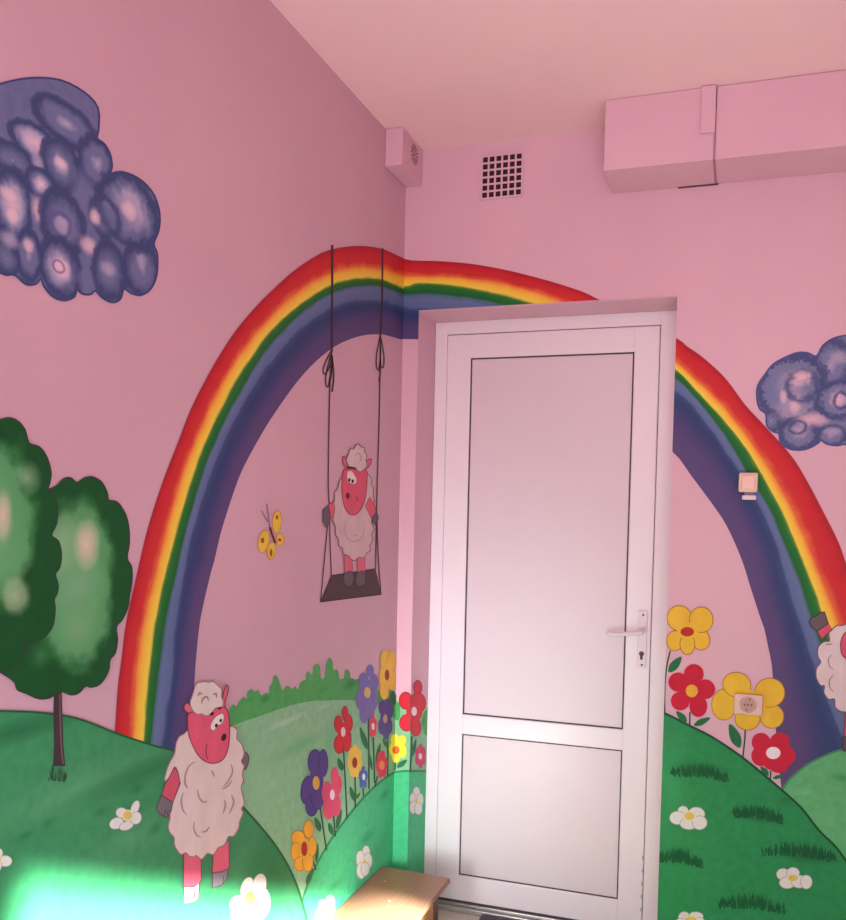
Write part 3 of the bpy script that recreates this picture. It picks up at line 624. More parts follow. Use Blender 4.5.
# --- flowers
def leaf_shape(a, x, y, dx, dy, w, mi=0):
    L = math.hypot(dx, dy); nx, ny = -dy/L*w/2, dx/L*w/2
    pts = [(x, y), (x+dx*.3+nx, y+dy*.3+ny), (x+dx*.65+nx*.9, y+dy*.65+ny*.9), (x+dx, y+dy), (x+dx*.65-nx*.9, y+dy*.65-ny*.9), (x+dx*.3-nx, y+dy*.3-ny)]
    a.fill(smooth(pts, 3), mi)
def flower(label, surfs, layer, petals, rgb, edge, cen, crgb, stem=None, leaves=(), y=760, fillc=None, ew=1.0, group=None):
    loc = SURF[surfs[0]](*(stem[-1] if stem else (cen[0], cen[1]+10)))
    t = thing('painted_flower', label, 'painting', loc, group)
    if stem:
        Art(surfs, layer).line(stem, 1.5, sm=3).build('stem', paint((30, 66, 42), y), t)
    for (x, yy, dx, dy, w) in leaves:
        a = Art(surfs, layer+.3); leaf_shape(a, x, yy, dx, dy, w); a.build('leaf', paint((34, 96, 58), y), t)
    a = Art(surfs, layer+1)
    for p in petals:
        ro = p[4] if len(p) > 4 else 0
        lastmid = bool(fillc) and p is petals[-1]
        if edge and not lastmid: a.ell(p[0], p[1], p[2]+.15, p[3]+.15, ro, mi=1)
        a.ell(p[0], p[1], p[2]-(ew*.6 if edge else 0), p[3]-(ew*.6 if edge else 0), ro)
    if edge:
        a2 = Art(surfs, layer+1.6+.2*len(petals)).ell(*(fillc or (cen[0], cen[1], cen[2]*1.6, cen[3]*1.6)))
    a.build('petals', [paint(rgb, y, .08), paint(edge or rgb, y)], t)
    if fillc: a2.build('petal_middle', paint(rgb, y, .08), t)
    if crgb:
        Art(surfs, layer+2+.3*len(petals)).ell(*cen).build('flower_centre', paint(crgb, y), t)
    return t
def pet(cx, cy, hw, hh, n=5, rot=-90, k=.52, r=.5):
    o = []
    for i in range(n):
        a = math.radians(rot+360*i/n); o.append((cx+hw*k*math.cos(a), cy+hh*k*math.sin(a), hw*r, hh*r))
    return o+[(cx, cy, hw*.5, hh*.5)]
def zp(zz, lst): return [(zz[0]+p[0]/zz[2], zz[1]+p[1]/zz[2], p[2]/zz[2], p[3]/zz[2])+tuple(p[4:]) for p in lst]
def zs(zz, pts): return Z(*zz)(pts)
def zl(zz, lst): return [(zz[0]+p[0]/zz[2], zz[1]+p[1]/zz[2], p[2]/zz[2], p[3]/zz[2], p[4]/zz[2]) for p in lst]
A = (280, 730, 5.75); Bz = (320, 640, 6.13); Rz = (655, 590, 4.43)
RED, REDE = (196, 30, 46), (140, 24, 36)
flower('large dark purple flower painted right above the orange one on the left wall', 'L', 14, zp(A, [(203, 185, 42, 74), (248, 190, 29, 80), (155, 345, 35, 82, 8), (182, 435, 36, 62), (215, 370, 40, 90), (208, 290, 45, 70)]), (78, 54, 122), (48, 36, 88), zp(A, [(208, 305, 20, 40)])[0], (214, 150, 60),
       zs(A, [(232, 450), (245, 540), (258, 630), (268, 692)]), zl(A, [(232, 585, -30, -85, 32)]), 800, fillc=zp(A, [(205, 310, 42, 75)])[0])
flower('pink flower painted beside the dark purple one on the left wall', 'L', 15, zp(A, [(315, 265, 24, 52), (335, 315, 22, 55), (268, 360, 28, 65), (280, 455, 34, 60), (322, 430, 28, 70), (300, 370, 30, 60)]), (206, 66, 100), None, zp(A, [(301, 373, 14, 30)])[0], (232, 190, 200),
       zs(A, [(308, 490), (313, 550), (318, 612)]), zl(A, [(303, 605, -22, -72, 26), (325, 570, 28, -118, 26)]), 790)
flower('orange flower painted lowest in the row on the left wall', 'L', 14, zp(A, [(165, 570, 30, 52), (105, 620, 40, 42), (92, 700, 30, 55), (115, 770, 34, 42), (160, 755, 32, 60), (185, 670, 26, 58), (140, 680, 35, 55)]), (226, 156, 46), (176, 108, 40), zp(A, [(140, 683, 18, 42)])[0], (168, 44, 34),
       zs(A, [(185, 735), (196, 770), (208, 805)]), zl(A, [(152, 890, 38, -95, 28), (208, 760, 10, -110, 20)]), 850, fillc=zp(A, [(138, 680, 34, 60)])[0])
flower('tall red flower with pale centre painted on the left wall', 'L', 14, zp(Bz, [(153, 450, 20, 45), (112, 515, 26, 52), (175, 510, 26, 55), (118, 640, 33, 58), (165, 610, 28, 75), (142, 560, 38, 60)]), RED, REDE, zp(Bz, [(142, 563, 14, 30)])[0], (226, 180, 180),
       [(343.5, 750), (345.5, 785), (347, 818.5)], zl(A, [(360, 235, -26, -75, 30)]), 740, fillc=zp(Bz, [(142, 575, 34, 66)])[0])
flower('yellow flower with dark red centre painted beside the tall red one', 'L', 14, pet(355, 761.5, 7.6, 17.5, 7, -90, .56, .42), (220, 164, 66), None, (354.8, 762.7, 2.6, 5.4), (150, 44, 36),
       [(355, 777), (355.5, 792), (355.2, 807.5)], zl(A, [(430, 412, -28, -90, 26), (432, 400, 30, -42, 16)]), 770)
flower('small blue flower with white centre painted between two yellow ones', 'L', 16, pet(363.2, 777.6, 4.6, 11.6, 5, -90, .6, .42), (72, 88, 150), None, (363.7, 776.8, 1.6, 3.4), (222, 214, 226), [(363, 788), (363.5, 796)], (), 780)
flower('tall pale violet flower painted beside the bushes near the corner', 'L', 14, zp(Bz, [(307, 190, 24, 40), (268, 255, 32, 55), (330, 260, 28, 55), (250, 370, 32, 60), (330, 370, 26, 58), (270, 450, 28, 62), (310, 430, 26, 56), (288, 330, 52, 90)]), (112, 92, 150), None, zp(Bz, [(290, 322, 20, 33)])[0], (206, 160, 90),
       [(368.3, 716), (368.8, 750), (369, 789)], zl(Bz, [(290, 672, -45, -140, 32), (320, 800, -22, -120, 18)]), 690)
flower('tallest yellow flower painted at the very corner of the walls', 'L', 15, zp(Bz, [(400, 120, 32, 62), (440, 125, 28, 62), (385, 230, 24, 70), (440, 240, 26, 70), (395, 310, 28, 56), (412, 210, 40, 90)]), (226, 164, 68), (204, 140, 60), zp(Bz, [(411, 215, 14, 34)])[0], (150, 50, 38),
       None, zl(Bz, [(452, 400, -4, -90, 40)]), 670, fillc=zp(Bz, [(412, 215, 38, 86)])[0])
flower('small pink flower painted between the two violet flowers', 'L', 15, pet(373, 726, 3.9, 11.6, 5, -90, .6, .44), (206, 52, 82), None, (373, 726.5, 1.5, 3.6), (230, 190, 196), [(373.2, 737), (374, 760), (374.6, 783)], zl(Bz, [(345, 760, 25, -130, 24)]), 740)
flower('dark violet flower painted under the tallest yellow one in the corner', 'L', 16, zp(Bz, [(415, 395, 20, 36), (382, 415, 24, 44), (432, 430, 18, 50), (380, 530, 24, 52), (425, 530, 20, 48), (405, 575, 20, 36), (403, 480, 34, 70)]), (82, 64, 124), None, zp(Bz, [(400, 483, 13, 28)])[0], (190, 136, 116),
       [(387.7, 738), (387.8, 760), (387.7, 776)], zl(Bz, [(412, 660, -26, -60, 22)]), 720)
flower('bright yellow flower with orange centre painted across the wall corner', 'LR', 17, zp(Bz, [(460, 610, 26, 34), (505, 615, 24, 32), (448, 670, 24, 42), (505, 680, 26, 44), (465, 720, 26, 32), (478, 660, 36, 50)]), (232, 196, 56), None, zp(Bz, [(466, 675, 22, 25)])[0], (214, 96, 48),
       zs(Bz, [(462, 745), (461, 775), (459, 800)]), zl(Bz, [(472, 782, 62, -48, 30)]), 750)
flower('small crimson flower with orange centre painted just below the violet ones', 'L', 17, pet(381.7, 764.5, 6, 14.5, 6, -70, .58, .42), (204, 42, 72), None, (382, 765.3, 2.7, 4.6), (228, 122, 74), [(377.5, 776), (376, 782), (375, 787)], (), 765)
flower('big red flower painted inside the recess beside the door frame', 'RV', 17, zp(Bz, [(600, 292, 27, 46), (524, 372, 40, 54), (600, 385, 50, 62), (532, 508, 46, 52), (588, 535, 34, 54), (580, 440, 45, 60)]), (206, 34, 48), REDE, zp(Bz, [(577, 437, 17, 28)])[0], (236, 196, 200),
       zs(Bz, [(563, 590), (560, 700), (553, 812)]), zl(Bz, [(562, 720, 28, -115, 22)]), 710, fillc=zp(Bz, [(578, 440, 50, 62)])[0])
flower('small magenta flower painted beside the door frame, lower left of the door', 'V', 16, pet(420.6, 756, 5.6, 12.5, 6, -90, .58, .42), (196, 56, 90), None, (420.4, 756.3, 1.8, 3.2), (230, 190, 200), None, (), 756)
# right of the door
flower('orange yellow flower painted right beside the door handle side of the frame', 'R', 14, zp(Rz, [(88, 225, 38, 46), (205, 222, 40, 46), (143, 240, 34, 48), (108, 125, 56, 57), (205, 132, 54, 58), (143, 180, 50, 40)]), (222, 158, 48), (170, 96, 40), zp(Rz, [(143, 185, 30, 21)])[0], (176, 36, 34),
       zs(Rz, [(68, 268), (52, 340), (44, 420), (42, 500), (44, 552)]), zl(Rz, [(60, 365, 58, -70, 36)]), 640, fillc=zp(Rz, [(143, 185, 46, 34)])[0], ew=1.3)
flower('red flower with yellow centre painted right of the door frame', 'R', 15, zp(Rz, [(172, 372, 44, 44), (222, 440, 45, 44), (192, 515, 40, 48), (112, 492, 42, 42), (102, 408, 43, 43), (160, 447, 50, 50)]), (190, 22, 48), None, zp(Rz, [(163, 447, 27, 28)])[0], (222, 152, 50),
       zs(Rz, [(155, 540), (154, 575), (154, 606)]), zl(Rz, [(140, 585, -46, -48, 28), (172, 600, 74, -34, 26)]), 690)
flower('large yellow flower with a wall socket for its centre', 'R', 15, zp(Rz, [(305, 508, 55, 70), (518, 560, 54, 54), (410, 570, 57, 52), (508, 455, 68, 66), (362, 420, 64, 56, 12), (415, 505, 80, 66)]), (222, 162, 48), (172, 104, 44), (745, 702, 2, 2), None,
       zs(Rz, [(400, 615), (398, 660), (393, 705), (388, 748)]), zl(Rz, [(376, 700, -46, -108, 44)]), 700, fillc=zp(Rz, [(415, 505, 72, 60)])[0], ew=1.2)
flower('red flower with white centre painted at the foot of the rainbow', 'R', 17, zp(Rz, [(470, 675, 42, 42), (553, 673, 44, 42), (580, 735, 42, 44), (548, 775, 44, 36), (472, 735, 46, 46), (520, 760, 44, 38), (524, 722, 55, 50)]), (192, 24, 50), None, zp(Rz, [(524, 722, 32, 27)])[0], (222, 196, 204),
       zs(Rz, [(513, 800), (512, 820), (511, 842)]), zl(Rz, [(503, 822, -36, -40, 24), (522, 835, 46, -14, 16)]), 760)
# daisies
def daisy(label, surf, petals, cen, y=850):
    t = thing('painted_daisy', label, 'painting', SURF[surf](cen[0], cen[1]+8))
    a = Art(surf, 18)
    for p in petals:
        ro = p[4] if len(p) > 4 else 0
        p = (p[0]+(cen[0]-p[0])*.07, p[1]+(cen[1]-p[1])*.07, p[2]*1.14, p[3]*1.14)
        a.ell(p[0], p[1], p[2]+.25, p[3]+.25, ro, mi=1); a.ell(p[0], p[1], p[2]-.35, p[3]-.35, ro)
    a.ell(cen[0], cen[1], cen[2]*1.3, cen[3]*1.3)
    a.build('petals', [paint((216, 200, 196), y, .05), paint((176, 140, 146), y)], t)
    Art(surf, 21).ell(*cen).build('flower_centre', paint((222, 180, 84), y), t)
z6 = (0, 760, 5.29)
daisy('white daisy cut off at the far left edge of the left wall', 'L', zp(z6, [(30, 535, 32, 26), (-10, 490, 22, 24), (-18, 560, 24, 30), (-45, 520, 25, 24)]), zp(z6, [(-8, 528, 14, 16)])[0])
daisy('white daisy painted between the left tree trunk and the standing sheep', 'L', zp(z6, [(718, 248, 18, 34, 22), (640, 278, 26, 24), (612, 338, 34, 26, -25), (668, 352, 34, 20, -20), (722, 308, 26, 30, 20)]), zp(z6, [(675, 293, 24, 24)])[0])
z7 = (230, 640, 3.286)
daisy('large white daisy painted right beside the standing sheep near its feet', 'L', zp(z7, [(56, 812, 18, 32, 15), (98, 805, 20, 36, 12), (108, 862, 24, 44), (28, 872, 28, 28), (40, 905, 34, 34), (80, 905, 28, 34)]), zp(z7, [(66, 850, 18, 24)])[0], 890)
daisy('white daisy painted at the bottom of the left wall, next to the bench', 'L', zp((310, 840, 5.29), [(108, 325, 22, 34), (62, 345, 18, 28), (110, 375, 24, 34), (55, 400, 26, 36), (88, 420, 30, 30)]), zp((310, 840, 5.29), [(84, 372, 14, 18)])[0], 890)
daisy('narrow white daisy painted on the green hill above the bench', 'L', zp((310, 840, 5.29), [(298, 62, 18, 32), (265, 100, 20, 40), (308, 110, 20, 38), (270, 165, 22, 38), (292, 155, 20, 34)]), zp((310, 840, 5.29), [(288, 116, 8, 14)])[0], 860)
daisy('white daisy painted in the recess left of the door frame', 'V', [(416.5, 793, 3.2, 6), (412.6, 799, 3, 5.5), (420.5, 800, 3, 6), (413, 808, 3.4, 5.5), (418.5, 809, 3.6, 5.5)], (416.6, 801, 1.8, 3), 800)
z8 = (646, 740, 4.23)
daisy('white daisy painted on the dark hill right of the door', 'R', zp(z8, [(155, 300, 20, 20), (130, 330, 30, 25), (215, 314, 32, 27), (182, 356, 34, 22), (230, 352, 28, 26)]), zp(z8, [(184, 322, 22, 17)])[0])
daisy('white daisy painted lower right on the dark hill near the right edge', 'R', zp(z8, [(577, 567, 25, 22), (622, 560, 24, 20), (596, 605, 30, 22), (650, 600, 30, 24), (682, 602, 22, 26)]), zp(z8, [(622, 584, 20, 14)])[0])
daisy('white daisy painted at the foot of the dark hill, lowest right of the door', 'R', zp(z8, [(160, 750, 22, 22), (212, 746, 28, 18), (145, 778, 26, 20), (228, 776, 24, 22), (188, 800, 34, 24)]), zp(z8, [(190, 762, 24, 16)])[0])

# --- sheep
WOOL, WL, FACE, HOOF, PINK = (214, 178, 176), (156, 112, 122), (212, 76, 102), (112, 92, 100), (216, 88, 112)
def wsheep(label, surf, loc, y): return thing('painted_sheep', label, 'painting', loc)
a1 = Z(150, 670, 7.66); b1 = Z(150, 780, 6.57)
S1 = wsheep('white woolly sheep with pink face painted walking on the left hill', 'L', onL(195, 900), 800)
def part(parent, name, surf, layer, pts, rgb, y, out=OUT, lines=(), w=1.1, sm=3, extra=(), lrgb=None, lw=1.2):
    a = Art(surf, layer)
    a.fill(smooth(pts, sm) if sm else pts)
    if out: a.line(pts, w, mi=1, closed=True, sm=sm)
    for l in lines: a.line(l, lw, mi=2, sm=4, taper=True)
    mats = [paint(rgb, y, .07), paint(out or rgb, y), paint(lrgb or WL, y)]
    return a.build(name, mats, parent)
part(S1, 'hoof', 'L', 20, a1([(725, 635), (748, 645), (757, 682), (745, 735), (722, 765), (705, 720)]), HOOF, 760)
part(S1, 'leg', 'L', 20, b1([(220, 480), (338, 500), (337, 660), (325, 678), (290, 700), (219, 700)]), PINK, 870, sm=1)
part(S1, 'hoof', 'L', 21, b1([(219, 702), (290, 700), (326, 674), (322, 740), (318, 780), (290, 800), (226, 812)]), (160, 146, 160), 890, sm=1, lines=[b1([(292, 725), (292, 760), (300, 795)])], lrgb=OUT)
part(S1, 'leg', 'L', 20, b1([(415, 470), (518, 400), (522, 575), (480, 600), (408, 610)]), PINK, 860, sm=1)
part(S1, 'hoof', 'L', 21, b1([(409, 610), (470, 604), (515, 578), (508, 640), (480, 682), (450, 700), (410, 708)]), (126, 108, 116), 875, sm=1, lines=[b1([(480, 625), (482, 650), (478, 680)])], lrgb=OUT)
wool = a1([(262, 488), (225, 510), (200, 560), (188, 640), (155, 700), (125, 775), (112, 850), (150, 820), (190, 742)])+a1([(215, 790), (228, 860)])+b1([(200, 20), (185, 60), (160, 120), (142, 170), (128, 215), (132, 250), (120, 300), (130, 345), (158, 378), (162, 430), (200, 488), (235, 478), (258, 500), (290, 505), (305, 495), (340, 520), (378, 482), (418, 490), (448, 445), (490, 425), (515, 372), (550, 368), (582, 315), (590, 270), (612, 215), (600, 190), (620, 150), (600, 60), (612, 10)])+a1([(722, 870), (708, 800), (722, 735), (700, 700), (722, 640), (700, 565), (664, 525), (668, 465), (632, 432), (590, 440), (450, 420), (320, 440)])
part(S1, 'wool_body', 'L', 22, wool, WOOL, 800, (150, 104, 112), [
    a1([(350, 700), (300, 735), (272, 800), (270, 860), (290, 905)]), a1([(620, 720), (632, 780), (600, 850), (560, 895)]), a1([(470, 770), (482, 790), (492, 820)]),
    b1([(312, 60), (320, 105), (345, 142), (378, 142)]), b1([(225, 0), (232, 30), (250, 55)]), b1([(220, 80), (206, 130), (215, 195), (245, 232)]), b1([(535, 95), (550, 150), (520, 222)]), b1([(490, 130), (495, 170), (480, 220)]),
    b1([(292, 270), (288, 320), (305, 360), (335, 378)]), b1([(390, 305), (370, 335), (340, 342)]), b1([(540, 0), (510, 40), (470, 60)])], lrgb=(164, 122, 130), lw=1.9)
arm = a1([(190, 742), (216, 790), (228, 860)])+b1([(198, 15), (150, 145), (78, 98), (98, 30)])+a1([(150, 820)])
part(S1, 'arm', 'L', 24, arm, (204, 74, 96), 790, sm=0)
part(S1, 'hoof', 'L', 25, b1([(78, 98), (150, 146), (138, 205), (120, 244), (92, 242), (62, 215), (42, 188), (58, 140)]), (112, 94, 102), 815, sm=1, lines=[b1([(112, 190), (98, 210), (96, 240)]), b1([(125, 195), (115, 215), (120, 242)])], lrgb=OUT)
part(S1, 'ear', 'L', 25, a1([(268, 265), (292, 254), (318, 290), (330, 325), (290, 328), (262, 298)]), (206, 90, 104), 705, (120, 50, 64))
part(S1, 'ear', 'L', 25, a1([(585, 118), (600, 140), (592, 190), (576, 240), (575, 300), (552, 290), (560, 190)]), (206, 90, 104), 700, (120, 50, 64))
part(S1, 'face', 'L', 26, a1([(300, 330), (288, 410), (296, 490), (320, 560), (360, 640), (410, 692), (470, 715), (530, 705), (572, 668), (597, 600), (608, 520), (608, 400), (598, 320), (560, 285), (480, 300), (400, 320)]), FACE, 720, (130, 42, 60),
     [a1([(425, 578), (442, 572)]), a1([(434, 575), (430, 620), (434, 660), (446, 692)])], lrgb=(120, 34, 50), lw=1.0)
part(S1, 'hair', 'L', 28, a1([(345, 125), (368, 98), (408, 92), (425, 86), (445, 97), (480, 88), (518, 118), (550, 150), (546, 200), (562, 242), (548, 282), (500, 292), (465, 335), (430, 352), (395, 335), (365, 338), (325, 308), (308, 250), (322, 205), (338, 150)]), WOOL, 700, (160, 116, 122),
     [a1([(395, 260), (405, 220), (435, 205), (450, 235)]), a1([(370, 200), (380, 175), (400, 190)]), a1([(480, 190), (505, 180), (510, 215)])], lw=2.0)
part(S1, 'eye', 'L', 30, a1([(470, 405), (498, 362), (530, 340), (558, 334), (568, 365), (552, 410), (512, 430), (495, 462), (470, 458), (462, 435)]), (220, 196, 192), 720, (170, 80, 96), w=.7)
for q in ((508, 425, 11, 16, 15), (542, 387, 10, 14, 15)):
    Art('L', 32).ell(150+q[0]/7.66, 670+q[1]/7.66, q[2]/7.66, q[3]/7.66, q[4]).build('pupil', paint((26, 14, 18), 720), S1)
for q in ((475, 336, 17, 11, -40), (534, 293, 14, 10, -15)):
    Art('L', 32).ell(150+q[0]/7.66, 670+q[1]/7.66, q[2]/7.66, q[3]/7.66, q[4]).build('eyebrow', paint((50, 20, 28), 720), S1)
part(S1, 'nose', 'L', 31, a1([(545, 520), (560, 492), (580, 490), (584, 515), (572, 540), (552, 540)]), (48, 20, 30), 735, None)
# butterfly
zz = Z(245, 490, 11.5)
t = thing('painted_butterfly', 'small yellow butterfly painted under the rainbow on the left wall', 'painting', onL(271, 556))
for e, nm in (((368, 365, 52, 130, 4), 'wing'), ((405, 572, 44, 72, 0), 'wing'), ((214, 592, 62, 132, 10), 'wing'), ((303, 700, 48, 100, 6), 'wing')):
    a = Art('L', 8); p = ell(245+e[0]/11.5, 490+e[1]/11.5, e[2]/11.5, e[3]/11.5, e[4]); a.fill(p); a.line(p, .8, mi=1, closed=True, sm=0)
    sx, sy, sr, sq = {368: (368, 315, 15, 26), 405: (398, 575, 22, 18), 214: (202, 580, 20, 32), 303: (300, 720, 14, 44)}[e[0]]
    a.k = 3; a.ell(245+sx/11.5, 490+sy/11.5, sr/11.5, sq/11.5, mi=2)
    a.build(nm, [paint((220, 162, 58), 530), paint((196, 120, 70), 530), paint((160, 60, 36), 530)], t)
Art('L', 11).line(zz([(285, 425), (315, 520), (350, 612)]), 2.1).build('body', paint((96, 36, 30), 530), t)
for l in (zz([(282, 420), (270, 300), (250, 160)]), zz([(262, 365), (225, 300), (188, 235)])):
    Art('L', 10).line(l, 1.1, w2=.9).build('antenna', paint((132, 84, 112), 520), t)
# swing
z9 = Z(310, 430, 4.84); zt = Z(310, 230, 5.11)
RP, RPY = (66, 36, 44), 400
t = thing('painted_swing', 'painted rope swing with dark board hanging from the rainbow', 'painting', onL(350, 600))
part(t, 'swing_board', 'L', 12, z9([(105, 705), (315, 672), (345, 795), (50, 832)]), (78, 48, 54), 590, (58, 34, 42), sm=0, w=1.2)
ROPE = paint(RP, RPY)
Art('L', 13).line([(332.3, 245), (332.2, 300), (331.8, 352)], 2.2, sm=0).line([(331.8, 352), (330, 385), (329, 430)], 1.2).line([(329, 430), (328.3, 480), (329.4, 506)], 1.1).line(z9([(93, 360), (85, 465), (68, 650), (52, 828)]), 1.0).line(z9([(95, 440), (98, 560), (104, 706)]), 1.0).build('rope', ROPE, t)
Art('L', 13).line([(382.6, 248), (382.2, 300), (380.6, 335)], 1.7, sm=0).line([(380.6, 335), (380, 380), (379, 430)], 1.1).line([(379, 430), (377.5, 480), (376.6, 513)], 1.0).line(z9([(322, 400), (320, 540), (317, 673)]), 1.0).line(z9([(325, 440), (330, 600), (343, 792)]), 1.0).build('rope', ROPE, t)
Art('L', 14).line(zt([(110, 615), (80, 675), (67, 720), (78, 736), (100, 700), (112, 640)]), 1.2).line(zt([(106, 640), (86, 720), (80, 780), (92, 802), (110, 740), (114, 650)]), 1.2).line(zt([(112, 640), (122, 740), (113, 828)]), 1.6).line(zt([(112, 700), (96, 790)]), 1.2).build('bow', ROPE, t)
Art('L', 14).line(zt([(360, 540), (342, 630), (340, 695), (352, 716), (360, 650), (362, 560)]), 1.1).line(zt([(362, 545), (378, 640), (376, 700), (362, 690), (360, 600)]), 1.1).line(zt([(358, 690), (360, 730), (354, 772)]), 1.5).build('bow', ROPE, t)
S2 = wsheep('small painted sheep with pink face standing on the swing', 'L', onL(350, 585), 530)
for p in ([(165, 605), (203, 612), (207, 692), (168, 694)], [(228, 618), (266, 605), (266, 688), (230, 692)]): part(S2, 'leg', 'L', 15, z9(p), (206, 88, 104), 560, (150, 70, 84), sm=0, w=.7)
for p in ([(166, 694), (185, 685), (206, 688), (213, 722), (202, 748), (185, 757), (168, 745), (162, 720)], [(230, 692), (245, 684), (264, 686), (269, 725), (260, 748), (240, 757), (224, 742), (222, 718)]): part(S2, 'hoof', 'L', 16, z9(p), (98, 74, 86), 580, (70, 48, 58), sm=2, w=.7)
wool2 = z9([(160, 225), (140, 255), (135, 285), (118, 300), (120, 335), (110, 365), (118, 400), (108, 435), (125, 470), (122, 505), (138, 525), (138, 560), (158, 572), (160, 600), (185, 608), (198, 625), (218, 633), (235, 618), (262, 618), (275, 595), (292, 585), (290, 555), (304, 535), (298, 505), (310, 480), (298, 450), (300, 420), (295, 380), (312, 345), (305, 320), (308, 280), (295, 265), (300, 240), (282, 215), (255, 210), (200, 210)])
part(S2, 'wool_body', 'L', 17, wool2, (200, 150, 156), 530, (120, 76, 88), [z9([(180, 430), (168, 470), (178, 520), (215, 540), (250, 520), (262, 470), (250, 430)]), z9([(205, 505), (230, 512)])], w=.9, sm=2, lw=.8, lrgb=(168, 116, 128))
part(S2, 'arm', 'L', 19, z9([(90, 362), (114, 345), (120, 380), (114, 425), (94, 432)]), (206, 76, 96), 510, (140, 50, 66), sm=1, w=.7)
part(S2, 'hoof', 'L', 20, z9([(64, 385), (90, 362), (98, 410), (97, 450), (76, 472), (62, 442)]), (98, 74, 88), 515, (70, 48, 58), sm=1, w=.7)
part(S2, 'arm', 'L', 19, z9([(268, 368), (290, 322), (306, 350), (322, 396), (300, 432)]), (206, 76, 96), 510, (140, 50, 66), sm=1, w=.7)
part(S2, 'hoof', 'L', 20, z9([(300, 424), (322, 394), (332, 425), (316, 464), (300, 445)]), (98, 74, 88), 520, (70, 48, 58), sm=1, w=.7)
part(S2, 'ear', 'L', 19, z9([(160, 128), (178, 145), (180, 180), (162, 165)]), (200, 84, 100), 460, (130, 50, 66), w=.7)
part(S2, 'ear', 'L', 19, z9([(272, 155), (284, 142), (298, 140), (292, 168), (274, 188)]), (200, 84, 100), 460, (130, 50, 66), w=.7)
part(S2, 'face', 'L', 20, z9([(168, 190), (156, 235), (154, 300), (164, 362), (182, 398), (208, 412), (238, 396), (262, 350), (272, 300), (276, 240), (272, 195), (220, 190)]), (206, 72, 96), 490, (130, 42, 62), [z9([(222, 322), (230, 335), (226, 348)])], w=.8, lrgb=(120, 34, 50), lw=.9)
part(S2, 'hair', 'L', 22, z9([(188, 112), (195, 90), (212, 92), (222, 74), (236, 68), (246, 82), (262, 84), (264, 105), (276, 125), (270, 145), (276, 170), (264, 190), (240, 204), (220, 186), (196, 182), (182, 165), (176, 140), (182, 125)]), (206, 158, 162), 455, (120, 76, 88), [z9([(215, 125), (235, 112), (248, 135), (238, 160)])], sm=2, w=.9, lw=.9)
part(S2, 'eye', 'L', 24, z9([(182, 205), (200, 198), (212, 215), (224, 235), (220, 258), (200, 258), (182, 245)]), (216, 180, 184), 480, None)
for q in ((190, 242, 6, 9), (207, 248, 6, 9)): Art('L', 26).ell(310+q[0]/4.84, 430+q[1]/4.84, q[2]/4.84, q[3]/4.84).build('pupil', paint((30, 16, 22), 480), S2)
Art('L', 26).line(z9([(180, 182), (200, 180), (224, 186)]), 1.3).build('eyebrow', paint((66, 30, 40), 480), S2)
Art('L', 25).ell(310+183/4.84, 430+318/4.84, 2.0, 3.2).build('nose', paint((110, 20, 40), 500), S2)
# sheep at the right edge
za = Z(780, 580, 6.57)
S3 = wsheep('white sheep painted on the right end of the rainbow, cut by the edge', 'R', onR(860, 760), 650)
part(S3, 'wool_body', 'R', 18, za([(470, 286), (434, 290), (400, 300), (372, 300), (345, 322), (320, 350), (325, 400), (290, 405), (252, 440), (248, 500), (268, 540), (240, 580), (238, 640), (265, 692), (292, 695), (288, 740), (320, 785), (358, 782), (362, 835), (400, 865), (440, 872)])+[(862, 722), (885, 716), (900, 690), (904, 655), (895, 632), (875, 622)], (212, 172, 178), 650, (110, 72, 88),
     [za([(345, 490), (318, 520), (325, 565), (350, 590)]), za([(355, 620), (325, 660), (330, 710), (355, 735)]), za([(300, 425), (345, 420)])], w=1.2, lw=1.3, lrgb=(150, 108, 116))
part(S3, 'arm', 'R', 20, za([(243, 335), (316, 285), (342, 328), (275, 388)]), (206, 70, 96), 630, (100, 46, 62), sm=1)
part(S3, 'hoof', 'R', 21, za([(190, 275), (205, 248), (240, 235), (262, 215), (292, 210), (302, 242), (318, 285), (245, 335), (205, 310)]), (98, 76, 80), 620, (56, 40, 48), sm=1)
part(S3, 'face', 'R', 22, za([(450, 335), (420, 355), (402, 395), (398, 440), (408, 490), (440, 522)])+[(852, 664), (862, 655), (868, 640), (866, 628), (856, 626)], (208, 74, 100), 650, (130, 42, 60))
part(S3, 'hoof', 'R', 17, [(842.5, 737), (852, 735), (853, 752), (843, 751)], (84, 62, 74), 740, (50, 36, 44), sm=0)
part(S3, 'leg', 'R', 16, [(846, 705), (856, 705), (853, 738), (843.5, 738)], (196, 70, 96), 720, (100, 46, 62), sm=0)

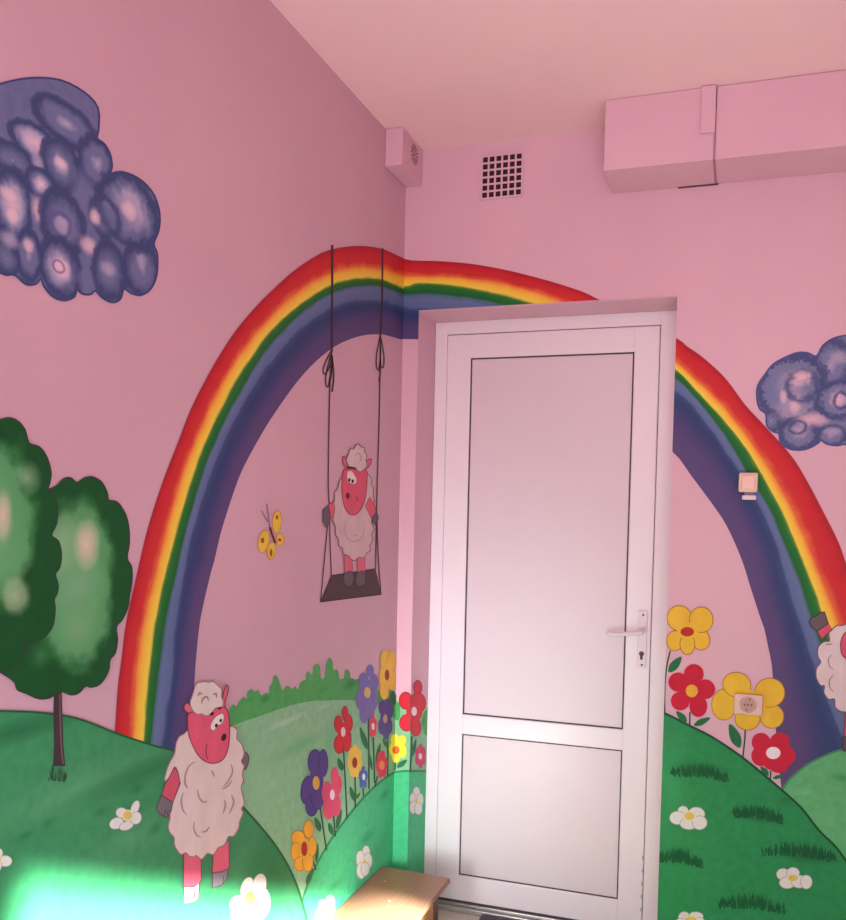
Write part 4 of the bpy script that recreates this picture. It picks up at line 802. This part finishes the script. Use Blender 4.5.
# ------------------------------------------------------------------ light
SC.view_settings.view_transform = 'Standard'; SC.view_settings.look = 'None'; SC.view_settings.exposure = 0; SC.view_settings.gamma = 1
w = bpy.data.worlds.new('world'); SC.world = w; w.use_nodes = True; nt = w.node_tree
bg = nt.nodes['Background']
tc = nt.nodes.new('ShaderNodeTexCoord'); sp = nt.nodes.new('ShaderNodeSeparateXYZ'); nt.links.new(tc.outputs['Generated'], sp.inputs[0])
rp = nt.nodes.new('ShaderNodeValToRGB'); mr = nt.nodes.new('ShaderNodeMapRange'); mr.inputs[1].default_value = -1; mr.inputs[2].default_value = 1
nt.links.new(sp.outputs[2], mr.inputs[0]); nt.links.new(mr.outputs[0], rp.inputs[0]); nt.links.new(rp.outputs[0], bg.inputs[0])
rp.color_ramp.elements[0].position = .3; rp.color_ramp.elements[0].color = (.72, .80, .84, 1)
rp.color_ramp.elements[1].position = .75; rp.color_ramp.elements[1].color = (1, .66, .76, 1)
bg.inputs[1].default_value = .34
def area(name, loc, target, sx, sy, power, color, spread=180):
    d = bpy.data.lights.new(name, 'AREA'); d.shape = 'RECTANGLE'; d.size = sx; d.size_y = sy; d.energy = power; d.color = color; d.spread = math.radians(spread)
    o = bpy.data.objects.new(name, d); COL.objects.link(o); o.location = loc
    o.rotation_euler = (Vector(target)-Vector(loc)).to_track_quat('-Z', 'Y').to_euler(); return o
area('window_light', (1.0, -3.8, 1.9), (.9, 0, 1.5), 1.6, 1.4, 30.5, (1, .60, .725))
area('low_bounce_light', (1.3, -3.2, .35), (.5, 0, .5), 1.4, .6, 17, (.70, .93, 1))
area('corner_fill_light', (.22, -2.9, .8), (.07, 0, .75), .15, .8, 1.7, (.82, .91, 1), 34)  # added fill lamp, brightens the wall strip beside the corner
area('ceiling_bounce_light', (1.2, -1.6, 1.0), (1.0, -.9, 2.6), 1.2, 1.2, 6, (1, .74, .72), 140)
# sun through a window grazes the foot of the left wall and the bench
pa, pb = onL(28, 872), onL(330, 902)
e = (pb-pa).normalized(); dn = Vector((-1, .30, -.62)).normalized()
xa = (e-dn*e.dot(dn)).normalized(); ya = (-dn).cross(xa).normalized()
mid = (pa+pb)/2; ln = (pb-pa).dot(xa)+.25; hh = .42
sgn = 1 if ya.z > 0 else -1
src = mid+xa*.12-ya*sgn*(hh/2+.022)-dn*2.7
d = bpy.data.lights.new('sun_patch_light', 'AREA'); d.shape = 'RECTANGLE'; d.size = ln; d.size_y = hh; d.energy = 27; d.color = (.96, 1, .97); d.spread = math.radians(3)
o = bpy.data.objects.new('sun_patch_light', d); COL.objects.link(o)
mm = Matrix((xa, ya, -dn)).transposed().to_4x4(); mm.translation = src; o.matrix_world = mm
# added lamp standing in for sun bounced off the bench onto the door foot
area('bench_bounce_fill', (.30, -.75, .36), (.22, .18, .42), .22, .14, 1.0, (.95, 1, .97), 120)
